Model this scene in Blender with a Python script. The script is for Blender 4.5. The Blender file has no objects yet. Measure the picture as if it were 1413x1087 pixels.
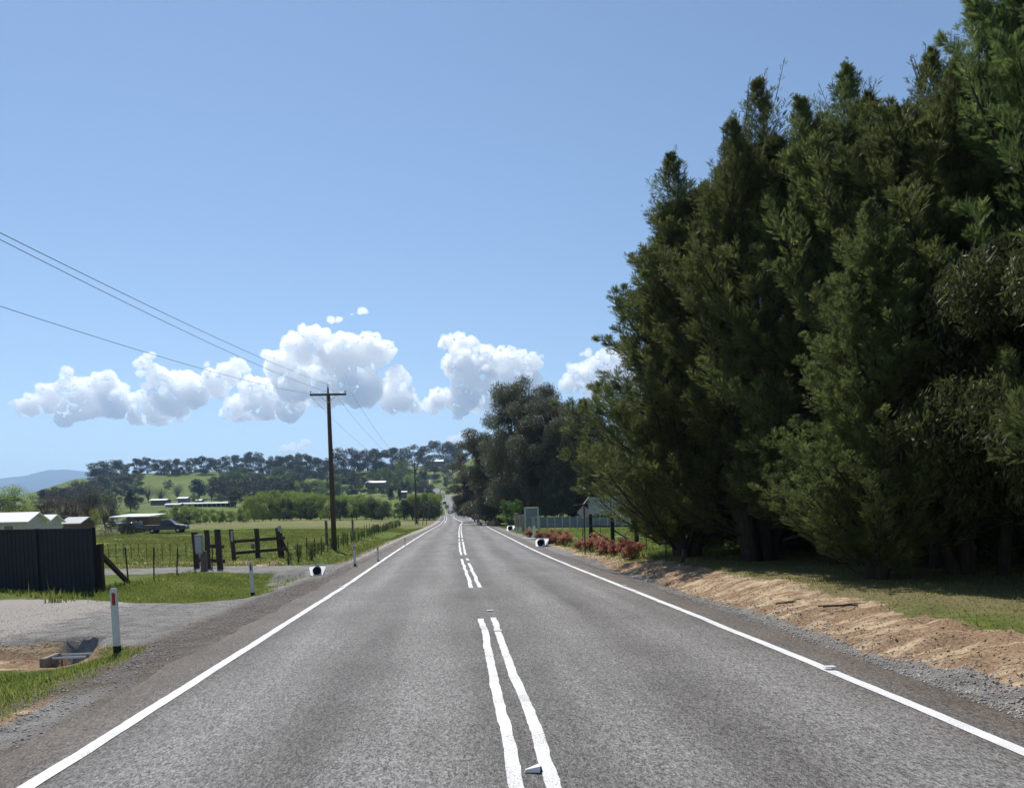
import bpy, math, random
import numpy as np
from mathutils import Vector
R = math.radians
SC = bpy.context.scene
COL = SC.collection
random.seed(7)

# ------------------------------------------------------------------ camera
F = 1060.0; PW, PH = 1413.0, 1087.0
CAM = np.array([-0.5, 0.0, 1.8]); YAW, PITCH, ROLL, SH = 3.8, -3.0, 1.3, 218.94
def _basis():
    y, p, r = R(YAW), R(PITCH), R(ROLL)
    fw = np.array([math.sin(y)*math.cos(p), math.cos(y)*math.cos(p), math.sin(p)])
    rt = np.array([math.cos(y), -math.sin(y), 0.0]); up = np.cross(rt, fw)
    return rt*math.cos(r)-up*math.sin(r), up*math.cos(r)+rt*math.sin(r), fw
RT, UP, FW = _basis()
cam = bpy.data.cameras.new('camera'); co = bpy.data.objects.new('camera', cam); COL.objects.link(co)
from mathutils import Matrix
co.matrix_world = Matrix(((RT[0], UP[0], -FW[0], CAM[0]), (RT[1], UP[1], -FW[1], CAM[1]), (RT[2], UP[2], -FW[2], CAM[2]), (0, 0, 0, 1)))
cam.sensor_width = 36; cam.lens = F/PW*36; cam.shift_y = SH/PW; cam.clip_end = 60000; cam.clip_start = 0.05
SC.camera = co
SC.view_settings.view_transform = 'Standard'; SC.view_settings.look = 'None'
SC.view_settings.exposure = 0.42; SC.view_settings.gamma = 1.0

# ------------------------------------------------------------------ world + sun
SUN_EL, SUN_AZ = 52.0, -19.0       # azimuth clockwise from +Y
W = bpy.data.worlds.new('World'); SC.world = W; W.use_nodes = True
nt = W.node_tree; bg = nt.nodes['Background']
sky = nt.nodes.new('ShaderNodeTexSky'); sky.sky_type = 'NISHITA'; sky.sun_disc = False
sky.sun_elevation = R(SUN_EL); sky.sun_rotation = R(SUN_AZ)
sky.air_density = 1.0; sky.dust_density = 0.05; sky.ozone_density = 1.7; sky.altitude = 100
nt.links.new(sky.outputs[0], bg.inputs[0]); bg.inputs[1].default_value = 0.083
sl = bpy.data.lights.new('sun', 'SUN'); sl.energy = 4.2; sl.angle = R(0.5); sl.color = (1.0, 0.95, 0.87)
so = bpy.data.objects.new('sun', sl); COL.objects.link(so)
sd = Vector((math.sin(R(SUN_AZ))*math.cos(R(SUN_EL)), math.cos(R(SUN_AZ))*math.cos(R(SUN_EL)), math.sin(R(SUN_EL))))
so.rotation_euler = sd.to_track_quat('Z', 'Y').to_euler()
SC.cycles.max_bounces = 40; SC.cycles.transparent_max_bounces = 8
SC.cycles.diffuse_bounces = 4; SC.cycles.glossy_bounces = 2; SC.cycles.transmission_bounces = 3
SC.cycles.volume_bounces = 40

# ------------------------------------------------------------------ numeric helpers
def vnoise(x, y, seed=0):
    x = np.asarray(x, float); y = np.asarray(y, float)
    xi = np.floor(x).astype(np.int64); yi = np.floor(y).astype(np.int64); xf = x-xi; yf = y-yi
    def h(a, b):
        n = (a*374761393 + b*668265263 + seed*974634777) & 0x7fffffff
        n = ((n ^ (n >> 13))*1274126177) & 0x7fffffff
        return ((n ^ (n >> 16)) & 0xffff)/65535.0
    u = xf*xf*(3-2*xf); v = yf*yf*(3-2*yf)
    return (h(xi, yi)*(1-u)+h(xi+1, yi)*u)*(1-v)+(h(xi, yi+1)*(1-u)+h(xi+1, yi+1)*u)*v
def fbm(x, y, seed=0, o=3):
    r = 0; a = .5; s = 1
    for k in range(o):
        r = r+a*vnoise(x*s, y*s, seed+k); a *= .5; s *= 2.03
    return r/(1-.5**o)
def sstep(v, a, b):
    t = np.clip((v-a)/(b-a), 0, 1); return t*t*(3-2*t)
_ty = np.arange(-60, 9001, 2.0)
def _smooth(pts, w=9):
    z = np.interp(_ty, [p[0] for p in pts], [p[1] for p in pts])
    k = np.ones(w)/w; zz = np.convolve(np.pad(z, w//2, mode='edge'), k, 'valid'); return zz
_tz = _smooth([(-60, 0), (10, 0), (18, -.06), (26, -.1), (38, -.1), (60, -.04), (100, .0), (150, .05), (200, .25), (246, .85), (293, 2.3), (350, 4.5), (450, 8.7), (600, 15.8), (650, 18), (720, 28), (800, 42), (900, 59), (1200, 62), (9000, 10)], 7)
_tx = _smooth([(-60, 0), (12, 0), (24, -.18), (35, -.38), (80, -.5), (124, -.4), (200, -1.1), (250, -2.0), (293, -2.9), (350, -4.8), (450, -7.3), (600, -10.5), (650, -14), (700, -24), (9000, -24)], 9)
def zroad(y): return np.interp(y, _ty, _tz)
def xc(y): return np.interp(y, _ty, _tx)
_Hp = [-3000, -600, 0, 60, 90, 130, 200, 300, 400, 480, 560, 600, 700, 1400, 4000]
_Hz = [12, 18, 25, 29, 35, 46, 51, 50, 45, 46, 51, 56, 60, 55, 40]
def terrain(x, y):
    x = np.asarray(x, float); y = np.asarray(y, float)
    zr = zroad(y); s = x-xc(y)
    px = 636+1060*x/np.maximum(y, 60)
    H = np.interp(px, _Hp, _Hz)
    S = np.interp(y, [250, 300, 350, 420, 470, 600, 800, 1000, 1500, 3000, 9000], [.02, .055, .13, .2, .23, .44, 1, 1.05, .8, .3, .2])
    zn = np.interp(y, [0, 100, 112, 210, 250], [0, .02, .3, 1.0, 1.0])
    zh = np.where(y < 250, zn, zn+(S-.02)*H)
    zh = zh+(fbm(x/90, y/90, 5)-.5)*sstep(y, 300, 600)*9
    far = sstep(np.abs(s), 8, 45)
    z = zr*(1-far)+zh*far
    # cross-section close to the road
    fl = np.interp(s, [-40, -16, -10, -8.6, -7.6, -6.6, -5.5, -4.4, -3.6, -3.2], [.05, .03, 0, -.06, -.33, -.36, -.13, -.06, -.03, -.05])
    dl = np.interp(s, [-12, -6, -4.4, -3.6, -3.2], [0, -.03, -.05, -.03, -.05])
    dr1 = sstep(y, ylo1(s)-.5, ylo1(s)+.2)*(1-sstep(y, yhi1(s)-.1, yhi1(s)+.9))
    dr2 = sstep(y, 27.4, 28.6)*(1-sstep(y, 31.4, 32.6))
    d = np.maximum(dr1, dr2); fl = fl*(1-d)+dl*d
    fr = np.interp(s, [3.2, 3.6, 4.2, 4.8, 5.2, 5.8, 6.5, 7.2, 9, 14, 40], [-.05, -.03, -.05, -.17, -.14, .03, .14, .18, .2, .25, .3])
    fr2 = np.interp(s, [3.2, 3.6, 4.6, 6, 9], [-.05, -.03, -.1, -.08, 0])
    k = sstep(y, 26, 38); fr = fr*(1-k)+fr2*k
    cs = np.where(s < 0, fl, fr)
    z = z+cs*(1-sstep(y, 70, 200))
    z = np.where(np.abs(s) < 3.2, zr-.05, z)
    # small relief
    near = 1-sstep(y, 50, 120)
    off = sstep(np.abs(s), 3.9, 5.2)
    rough = (fbm(x*.7, y*.7, 11)-.5)*.07+(fbm(x*3.1, y*3.1, 12)-.5)*.035
    bank = sstep(s, 4.6, 5.2)*(1-sstep(s, 6.6, 7.6))*(1-sstep(y, 34, 50))
    rough = rough+bank*((fbm(x*1.2+y*.5, y*.9, 21)-.5)*.2+(fbm(x*1.6+y*.8, y*4.2-x*1.5, 23)-.5)*.1+(fbm(x*7, y*7, 22)-.5)*.08)
    z = z+rough*off*near*(1-.75*d*(s < 0))
    z = z+(fbm(x/14, y/14, 31)-.5)*.35*sstep(-s, 14, 30)*sstep(y, 30, 60)*(1-sstep(y, 200, 300))
    # pit of the drain on the left
    pit = sstep(x, -6.85, -6.75)*(1-sstep(x, -6.35, -6.2))*sstep(y, 11.85, 12.0)*(1-sstep(y, 12.6, 12.75))
    z = z-pit*.35
    return z
def ylo1(s): return np.interp(s, [-30, -9, -7, -5.2, -4.4, -4], [12.7, 12.6, 12.6, 11.9, 8.5, 5])
def yhi1(s): return np.interp(s, [-30, -10, -8, -6.5, -5.6, -5, -4.4], [22.5, 19.4, 18.2, 17.8, 18.6, 22, 27])
def T(x, y): return float(terrain(x, y))
def ray(px, py):
    return (px-706.5)/F*RT-(py-543.5-SH)/F*UP+FW
def atd(px, py, y):
    "point on the sight line at forward distance y"
    d = ray(px, py); return CAM+d*(y/d[1])
def gx(px, y, py=None):
    "x of picture column at distance y on the ground"
    r = 715
    for _ in range(4):
        x = atd(px, r, y)[0]; z = T(x, y)
        v = np.array([x, y, z])-CAM; r = 543.5+SH-F*(v@UP)/(v@FW)
    return x
def G(px, py, ymax=1500):
    "where the sight line meets the ground"
    d = ray(px, py); d = d/d[1]; y = 2.0
    while y < ymax:
        p = CAM+d*y
        if p[2] <= T(p[0], y): break
        y += max(.1, y*.01)
    lo, hi = y-max(.1, y*.011), y
    for _ in range(14):
        m = (lo+hi)/2; p = CAM+d*m
        if p[2] <= T(p[0], m): hi = m
        else: lo = m
    return CAM+d*hi
def onto(px, y):
    x = gx(px, y); return (x, y, T(x, y))

# ------------------------------------------------------------------ mesh helpers
def fast_mesh(name, v, f, smooth=False, attrs=None):
    v = np.ascontiguousarray(v, np.float32); f = np.ascontiguousarray(f, np.int32)
    m = bpy.data.meshes.new(name); n, k = f.shape
    m.vertices.add(len(v)); m.vertices.foreach_set('co', v.ravel())
    m.loops.add(n*k); m.loops.foreach_set('vertex_index', f.ravel())
    m.polygons.add(n); m.polygons.foreach_set('loop_start', np.arange(0, n*k, k, dtype=np.int32))
    m.polygons.foreach_set('loop_total', np.full(n, k, np.int32))
    if smooth: m.polygons.foreach_set('use_smooth', np.ones(n, bool))
    for an, av in (attrs or {}).items():
        a = m.attributes.new(an, 'FLOAT', 'POINT'); a.data.foreach_set('value', np.ascontiguousarray(av, np.float32))
    m.update(calc_edges=True); m.validate(); return m
def link(name, data, mat=None, parent=None, loc=None):
    o = bpy.data.objects.new(name, data); COL.objects.link(o)
    if mat: o.data.materials.append(mat)
    if parent: o.parent = parent
    if loc is not None: o.location = loc
    return o
def tag(o, label=None, cat=None, group=None, kind=None):
    if label: o['label'] = label
    if cat: o['category'] = cat
    if group: o['group'] = group
    if kind: o['kind'] = kind
    return o
def thing(name, label, cat, loc=(0, 0, 0), rz=0, group=None):
    o = bpy.data.objects.new(name, None); COL.objects.link(o); o.empty_display_size = .2
    o.location = loc; o.rotation_euler = (0, 0, rz); return tag(o, label, cat, group)
def copy_tree(o, parent=None):
    c = o.copy(); COL.objects.link(c)
    if parent: c.parent = parent
    for ch in [q for q in ALLKIDS.get(o.name, [])]: copy_tree(ch, c)
    return c
ALLKIDS = {}
def reg(o):
    for ch in o.children: reg(ch)
    ALLKIDS[o.name] = list(o.children)
def dup(root, loc, rz=0, sc=None, label=None, group=None):
    if root.name not in ALLKIDS: reg(root)
    c = copy_tree(root); c.location = loc; c.rotation_euler = (0, 0, rz)
    if sc is not None: c.scale = sc if hasattr(sc, '__len__') else (sc, sc, sc)
    if label: c['label'] = label
    if group: c['group'] = group
    return c
class MB:
    def __init__(s): s.v = []; s.f = []
    def add(s, v, f):
        b = len(s.v); s.v += [tuple(p) for p in v]; s.f += [tuple(i+b for i in q) for q in f]; return s
    def box(s, x0, x1, y0, y1, z0, z1, bv=0):
        if bv:
            b = min(bv, (x1-x0)/2.2, (y1-y0)/2.2); z2 = min(bv, (z1-z0)/2.2)
            def ring(i, z): return [(x0+i, y0, z), (x1-i, y0, z), (x1, y0+i, z), (x1, y1-i, z), (x1-i, y1, z), (x0+i, y1, z), (x0, y1-i, z), (x0, y0+i, z)]
            def ring2(z): return [(x0+b, y0+b*.7, z), (x1-b, y0+b*.7, z), (x1-b*.7, y0+b, z), (x1-b*.7, y1-b, z), (x1-b, y1-b*.7, z), (x0+b, y1-b*.7, z), (x0+b*.7, y1-b, z), (x0+b*.7, y0+b, z)]
            rs = [ring2(z0), ring(b, z0+z2), ring(b, z1-z2), ring2(z1)]
            v = sum(rs, []); f = [tuple(range(7, -1, -1)), tuple(range(24, 32))]
            for k in range(3):
                for i in range(8): f.append((k*8+i, k*8+(i+1) % 8, k*8+8+(i+1) % 8, k*8+8+i))
            return s.add(v, f)
        v = [(x0, y0, z0), (x1, y0, z0), (x1, y1, z0), (x0, y1, z0), (x0, y0, z1), (x1, y0, z1), (x1, y1, z1), (x0, y1, z1)]
        return s.add(v, [(0, 3, 2, 1), (4, 5, 6, 7), (0, 1, 5, 4), (1, 2, 6, 5), (2, 3, 7, 6), (3, 0, 4, 7)])
    def tube(s, pts, rad, n=8, cap=True, sq=1.0):
        pts = [Vector(p) for p in pts]
        if not hasattr(rad, '__len__'): rad = [rad]*len(pts)
        v = []
        for i, p in enumerate(pts):
            t = (pts[min(i+1, len(pts)-1)]-pts[max(i-1, 0)]).normalized()
            a = Vector((1, 0, 0)) if abs(t.x) < .8 else Vector((0, 1, 0))
            u = t.cross(a).normalized(); w = t.cross(u)
            for k in range(n):
                an = 2*math.pi*(k+.5)/n; v.append(p+(u*math.cos(an)+w*math.sin(an))*rad[i])
        f = []
        for i in range(len(pts)-1):
            for k in range(n): f.append((i*n+k, i*n+(k+1) % n, i*n+n+(k+1) % n, i*n+n+k))
        if cap: f.append(tuple(range(n-1, -1, -1))); f.append(tuple(range((len(pts)-1)*n, len(pts)*n)))
        return s.add(v, f)
    def beam(s, a, b, w, h):
        "rectangular bar from a to b, w across (horizontal), h in the other way"
        a = Vector(a); b = Vector(b); t = (b-a).normalized()
        u = t.cross(Vector((0, 0, 1)))
        u = u.normalized() if u.length > .01 else Vector((1, 0, 0))
        q = t.cross(u).normalized(); u = u*w/2; q = q*h/2
        v = [a-u-q, a+u-q, a+u+q, a-u+q, b-u-q, b+u-q, b+u+q, b-u+q]
        return s.add(v, [(0, 1, 2, 3), (7, 6, 5, 4), (0, 4, 5, 1), (1, 5, 6, 2), (2, 6, 7, 3), (3, 7, 4, 0)])
    def prism(s, prof, x0, x1, ax='x'):
        n = len(prof); v = []
        for x in (x0, x1):
            for a, b in prof: v.append((x, a, b) if ax == 'x' else (a, x, b))
        f = [(i, (i+1) % n, n+(i+1) % n, n+i) for i in range(n)]+[tuple(range(n-1, -1, -1)), tuple(range(n, 2*n))]
        return s.add(v, f)
    def build(s, name, mat, parent=None, loc=None, smooth=False, bevel=0):
        m = bpy.data.meshes.new(name); m.from_pydata(s.v, [], s.f)
        import bmesh
        b = bmesh.new(); b.from_mesh(m); bmesh.ops.recalc_face_normals(b, faces=b.faces)
        b.to_mesh(m); b.free()
        if smooth:
            for p in m.polygons: p.use_smooth = True
        o = link(name, m, mat, parent, loc)
        if bevel:
            md = o.modifiers.new('bevel', 'BEVEL'); md.width = bevel; md.segments = 2; md.limit_method = 'ANGLE'
        return o

# ------------------------------------------------------------------ materials
def _new(name):
    m = bpy.data.materials.new(name); m.use_nodes = True
    n = m.node_tree.nodes; l = m.node_tree.links; b = n['Principled BSDF']
    b.inputs['Specular IOR Level'].default_value = .3
    return m, n, l, b
def _noise(n, l, scale, detail=4, vec=None, rough=.55):
    t = n.new('ShaderNodeTexNoise'); t.inputs['Scale'].default_value = scale; t.inputs['Detail'].default_value = detail
    t.inputs['Roughness'].default_value = rough
    if vec: l.new(vec, t.inputs['Vector'])
    return t.outputs['Fac']
def _ramp(n, l, fac, stops):
    r = n.new('ShaderNodeValToRGB'); e = r.color_ramp.elements
    while len(e) < len(stops): e.new(.5)
    for i, (p, c) in enumerate(stops):
        e[i].position = p; e[i].color = (c[0], c[1], c[2], 1) if hasattr(c, '__len__') else (c, c, c, 1)
    l.new(fac, r.inputs[0]); return r.outputs[0]
def _mix(n, l, fac, a, b, mode='MIX'):
    x = n.new('ShaderNodeMix'); x.data_type = 'RGBA'; x.blend_type = mode; x.clamp_factor = True
    for s, v in ((x.inputs[0], fac), (x.inputs[6], a), (x.inputs[7], b)):
        if hasattr(v, 'links'): l.new(v, s)
        elif hasattr(v, '__len__'): s.default_value = (v[0], v[1], v[2], 1)
        else: s.default_value = v
    return x.outputs[2]
def _math(n, l, op, a, b=0.0, c=None, clamp=False):
    x = n.new('ShaderNodeMath'); x.operation = op; x.use_clamp = clamp
    for i, v in enumerate((a, b) if c is None else (a, b, c)):
        if hasattr(v, 'links'): l.new(v, x.inputs[i])
        else: x.inputs[i].default_value = v
    return x.outputs[0]
def _bump(n, l, b, h, dist, strength=1.0):
    u = n.new('ShaderNodeBump'); u.inputs['Distance'].default_value = dist; u.inputs['Strength'].default_value = strength
    l.new(h, u.inputs['Height']); l.new(u.outputs[0], b.inputs['Normal'])
def _obj(n): return n.new('ShaderNodeTexCoord').outputs['Object']
def _pos(n): return n.new('ShaderNodeNewGeometry').outputs['Position']
def _attr(n, name):
    a = n.new('ShaderNodeAttribute'); a.attribute_name = name; return a.outputs['Fac']
def mat(name, col, rough=.6, var=.25, scale=6, metal=0, bump=0, spec=.3, stretch=None):
    m, n, l, b = _new(name); vec = _obj(n)
    if stretch:
        mp = n.new('ShaderNodeMapping'); mp.inputs['Scale'].default_value = stretch; l.new(vec, mp.inputs[0]); vec = mp.outputs[0]
    f = _noise(n, l, scale, 6, vec)
    a = [c*(1-var) for c in col]; d = [min(1, c*(1+var)) for c in col]
    l.new(_ramp(n, l, f, [(.3, a), (.7, d)]), b.inputs['Base Color'])
    b.inputs['Roughness'].default_value = rough; b.inputs['Metallic'].default_value = metal; b.inputs['Specular IOR Level'].default_value = spec
    if bump: _bump(n, l, b, f, bump)
    return m
def leafmat(name, dark, light, tip=None, trans=.35, rough=.55, spec=.25):
    m, n, l, b = _new(name)
    r = _attr(n, 'rnd'); st = [(0, dark), (.75, light)]
    if tip: st.append((1.0, tip))
    c = _ramp(n, l, r, st)
    oi = n.new('ShaderNodeObjectInfo')
    hs = n.new('ShaderNodeHueSaturation')
    l.new(_math(n, l, 'MULTIPLY_ADD', oi.outputs['Random'], .5, .75), hs.inputs['Value'])
    l.new(_math(n, l, 'MULTIPLY_ADD', oi.outputs['Random'], .03, .485), hs.inputs['Hue'])
    l.new(c, hs.inputs['Color'])
    l.new(hs.outputs[0], b.inputs['Base Color']); b.inputs['Roughness'].default_value = rough; b.inputs['Specular IOR Level'].default_value = spec
    t = n.new('ShaderNodeBsdfTranslucent'); l.new(hs.outputs[0], t.inputs[0])
    x = n.new('ShaderNodeMixShader'); x.inputs[0].default_value = trans
    l.new(b.outputs[0], x.inputs[1]); l.new(t.outputs[0], x.inputs[2]); l.new(x.outputs[0], n['Material Output'].inputs[0])
    return m

def ground_mat():
    m, n, l, b = _new('ground'); P = _pos(n)
    n1 = _noise(n, l, .35, 5, P); n2 = _noise(n, l, 3.0, 5, P); n3 = _noise(n, l, 22, 4, P); n4 = _noise(n, l, .03, 4, P); n5 = _noise(n, l, 90, 3, P)
    grass = _ramp(n, l, n2, [(.3, (.065, .1, .018)), (.5, (.12, .165, .03)), (.7, (.19, .215, .055))])
    dry = _ramp(n, l, n3, [(.3, (.14, .125, .055)), (.7, (.3, .25, .14))])
    gf = _math(n, l, 'ADD', _attr(n, 'dry'), _math(n, l, 'MULTIPLY', _math(n, l, 'SUBTRACT', n1, .5), 1.3))
    c = _mix(n, l, _ramp(n, l, gf, [(.35, 0), (.75, 1)]), grass, dry)
    c = _mix(n, l, .55, c, _mix(n, l, 1.0, c, _ramp(n, l, n4, [(.3, (.75, .8, .7)), (.7, (1.25, 1.2, 1.2))]), 'MULTIPLY'))
    rough_mix = _math(n, l, 'ADD', _math(n, l, 'MULTIPLY', _math(n, l, 'SUBTRACT', n2, .5), 1.1), _math(n, l, 'MULTIPLY', _math(n, l, 'SUBTRACT', n3, .5), .9))
    def layer(c, att, col, lo=.35, hi=.6):
        f = _math(n, l, 'ADD', _attr(n, att), rough_mix)
        return _mix(n, l, _ramp(n, l, f, [(lo, 0), (hi, 1)]), c, col)
    cm = n.new('ShaderNodeMapping'); cm.inputs['Scale'].default_value = (.7, 4.5, 1); cm.inputs['Rotation'].default_value = (0, 0, .35); l.new(P, cm.inputs[0]); ns = _noise(n, l, .9, 7, cm.outputs[0], .65)
    clay = _mix(n, l, _ramp(n, l, _math(n, l, 'ADD', _math(n, l, 'MULTIPLY', ns, .7), _math(n, l, 'MULTIPLY', n1, .3)), [(.49, 0), (.55, 1)]), _ramp(n, l, n3, [(.25, (.17, .1, .06)), (.55, (.36, .245, .155)), (.8, (.46, .34, .23))]),
                _ramp(n, l, n2, [(.3, (.38, .27, .17)), (.6, (.64, .5, .33))]))
    c = layer(c, 'clay', clay)
    st = _ramp(n, l, n5, [(.3, .5), (.5, 1.0), (.72, 1.5)])
    grav = _mix(n, l, 1.0, _ramp(n, l, n2, [(.3, (.19, .18, .17)), (.7, (.33, .315, .295))]), st, 'MULTIPLY')
    c = layer(c, 'gravel', grav)
    pale = _mix(n, l, .7, _ramp(n, l, n1, [(.3, (.31, .285, .26)), (.7, (.42, .39, .36))]), _mix(n, l, 1.0, (.42, .38, .34), st, 'MULTIPLY'))
    c = layer(c, 'pale', pale)
    brown = _mix(n, l, 1.0, _ramp(n, l, n3, [(.3, (.075, .058, .045)), (.7, (.19, .155, .125))]), st, 'MULTIPLY')
    c = layer(c, 'brown', brown, .3, .7)
    l.new(c, b.inputs['Base Color']); b.inputs['Roughness'].default_value = .95; b.inputs['Specular IOR Level'].default_value = .1
    h = _math(n, l, 'ADD', _math(n, l, 'MULTIPLY', n3, 1.0), _math(n, l, 'MULTIPLY', n5, .6))
    _bump(n, l, b, h, .05, .8)
    return m
def road_mat():
    m, n, l, b = _new('road'); P = _pos(n)
    uv = n.new('ShaderNodeUVMap').outputs[0]; sp = n.new('ShaderNodeSeparateXYZ'); l.new(uv, sp.inputs[0])
    s = sp.outputs[0]
    mp = n.new('ShaderNodeMapping'); mp.inputs['Scale'].default_value = (1, .06, 1); l.new(uv, mp.inputs[0])
    streak = _noise(n, l, 1.6, 5, mp.outputs[0]); big = _noise(n, l, .5, 4, P)
    # wheel paths are polished lighter
    wp = n.new('ShaderNodeMath'); wp.operation = 'ABSOLUTE'; l.new(s, wp.inputs[0])
    wp = wp.outputs[0]
    w1 = _math(n, l, 'MULTIPLY', _math(n, l, 'COSINE', _math(n, l, 'MULTIPLY', _math(n, l, 'SUBTRACT', wp, 1.0), 3.75)), .5)
    ton = _math(n, l, 'ADD', _math(n, l, 'MULTIPLY', w1, .22), _math(n, l, 'ADD', _math(n, l, 'MULTIPLY', streak, .7), _math(n, l, 'MULTIPLY', big, .45)))
    base = _ramp(n, l, ton, [(.32, (.096, .09, .085)), (.8, (.232, .223, .215))])
    edge = _ramp(n, l, _math(n, l, 'ADD', wp, _math(n, l, 'MULTIPLY', streak, .9)), [(0, 0), (1, 1)])
    ed = _math(n, l, 'MULTIPLY', _math(n, l, 'SUBTRACT', _math(n, l, 'ADD', wp, _math(n, l, 'MULTIPLY', streak, .8)), 3.7), 1.6, clamp=True)
    base = _mix(n, l, ed, base, _ramp(n, l, big, [(.3, (.085, .068, .055)), (.7, (.15, .125, .105))]))
    v = n.new('ShaderNodeTexVoronoi'); v.inputs['Scale'].default_value = 115; cmp_ = n.new('ShaderNodeMapping'); cmp_.inputs['Scale'].default_value = (1, .38, 1); l.new(P, cmp_.inputs[0]); l.new(cmp_.outputs[0], v.inputs['Vector'])
    vs = n.new('ShaderNodeSeparateColor'); l.new(v.outputs['Color'], vs.inputs[0])
    v2 = n.new('ShaderNodeTexVoronoi'); v2.inputs['Scale'].default_value = 60; l.new(cmp_.outputs[0], v2.inputs['Vector'])
    vs2 = n.new('ShaderNodeSeparateColor'); l.new(v2.outputs['Color'], vs2.inputs[0])
    ch = _math(n, l, 'ADD', _math(n, l, 'MULTIPLY', vs.outputs[0], .6), _math(n, l, 'MULTIPLY', vs2.outputs[0], .4))
    c = _mix(n, l, 1.0, base, _ramp(n, l, ch, [(.15, .3), (.42, .8), (.6, 1.02), (.85, 1.65)]), 'MULTIPLY')
    l.new(c, b.inputs['Base Color']); b.inputs['Roughness'].default_value = .8; b.inputs['Specular IOR Level'].default_value = .35
    _bump(n, l, b, v.outputs['Distance'], .012, .5)
    return m
def paint_mat():
    m, n, l, b = _new('road_paint'); P = _pos(n)
    f = _noise(n, l, 60, 4, P); g = _noise(n, l, 2.0, 4, P)
    c = _ramp(n, l, _math(n, l, 'ADD', _math(n, l, 'MULTIPLY', f, .6), _math(n, l, 'MULTIPLY', g, .4)), [(.3, (.55, .54, .53)), (.5, (.74, .74, .74)), (.7, (.82, .82, .82))])
    wv = _noise(n, l, 110, 2, P); wr = _noise(n, l, 1.3, 4, P)
    wear = _math(n, l, 'ADD', wv, _math(n, l, 'MULTIPLY', _math(n, l, 'SUBTRACT', wr, .5), .55))
    c = _mix(n, l, _ramp(n, l, wear, [(.6, 0), (.67, 1)]), c, (.2, .195, .19))
    l.new(c, b.inputs['Base Color']); b.inputs['Roughness'].default_value = .7; _bump(n, l, b, f, .01, .6); return m

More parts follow.
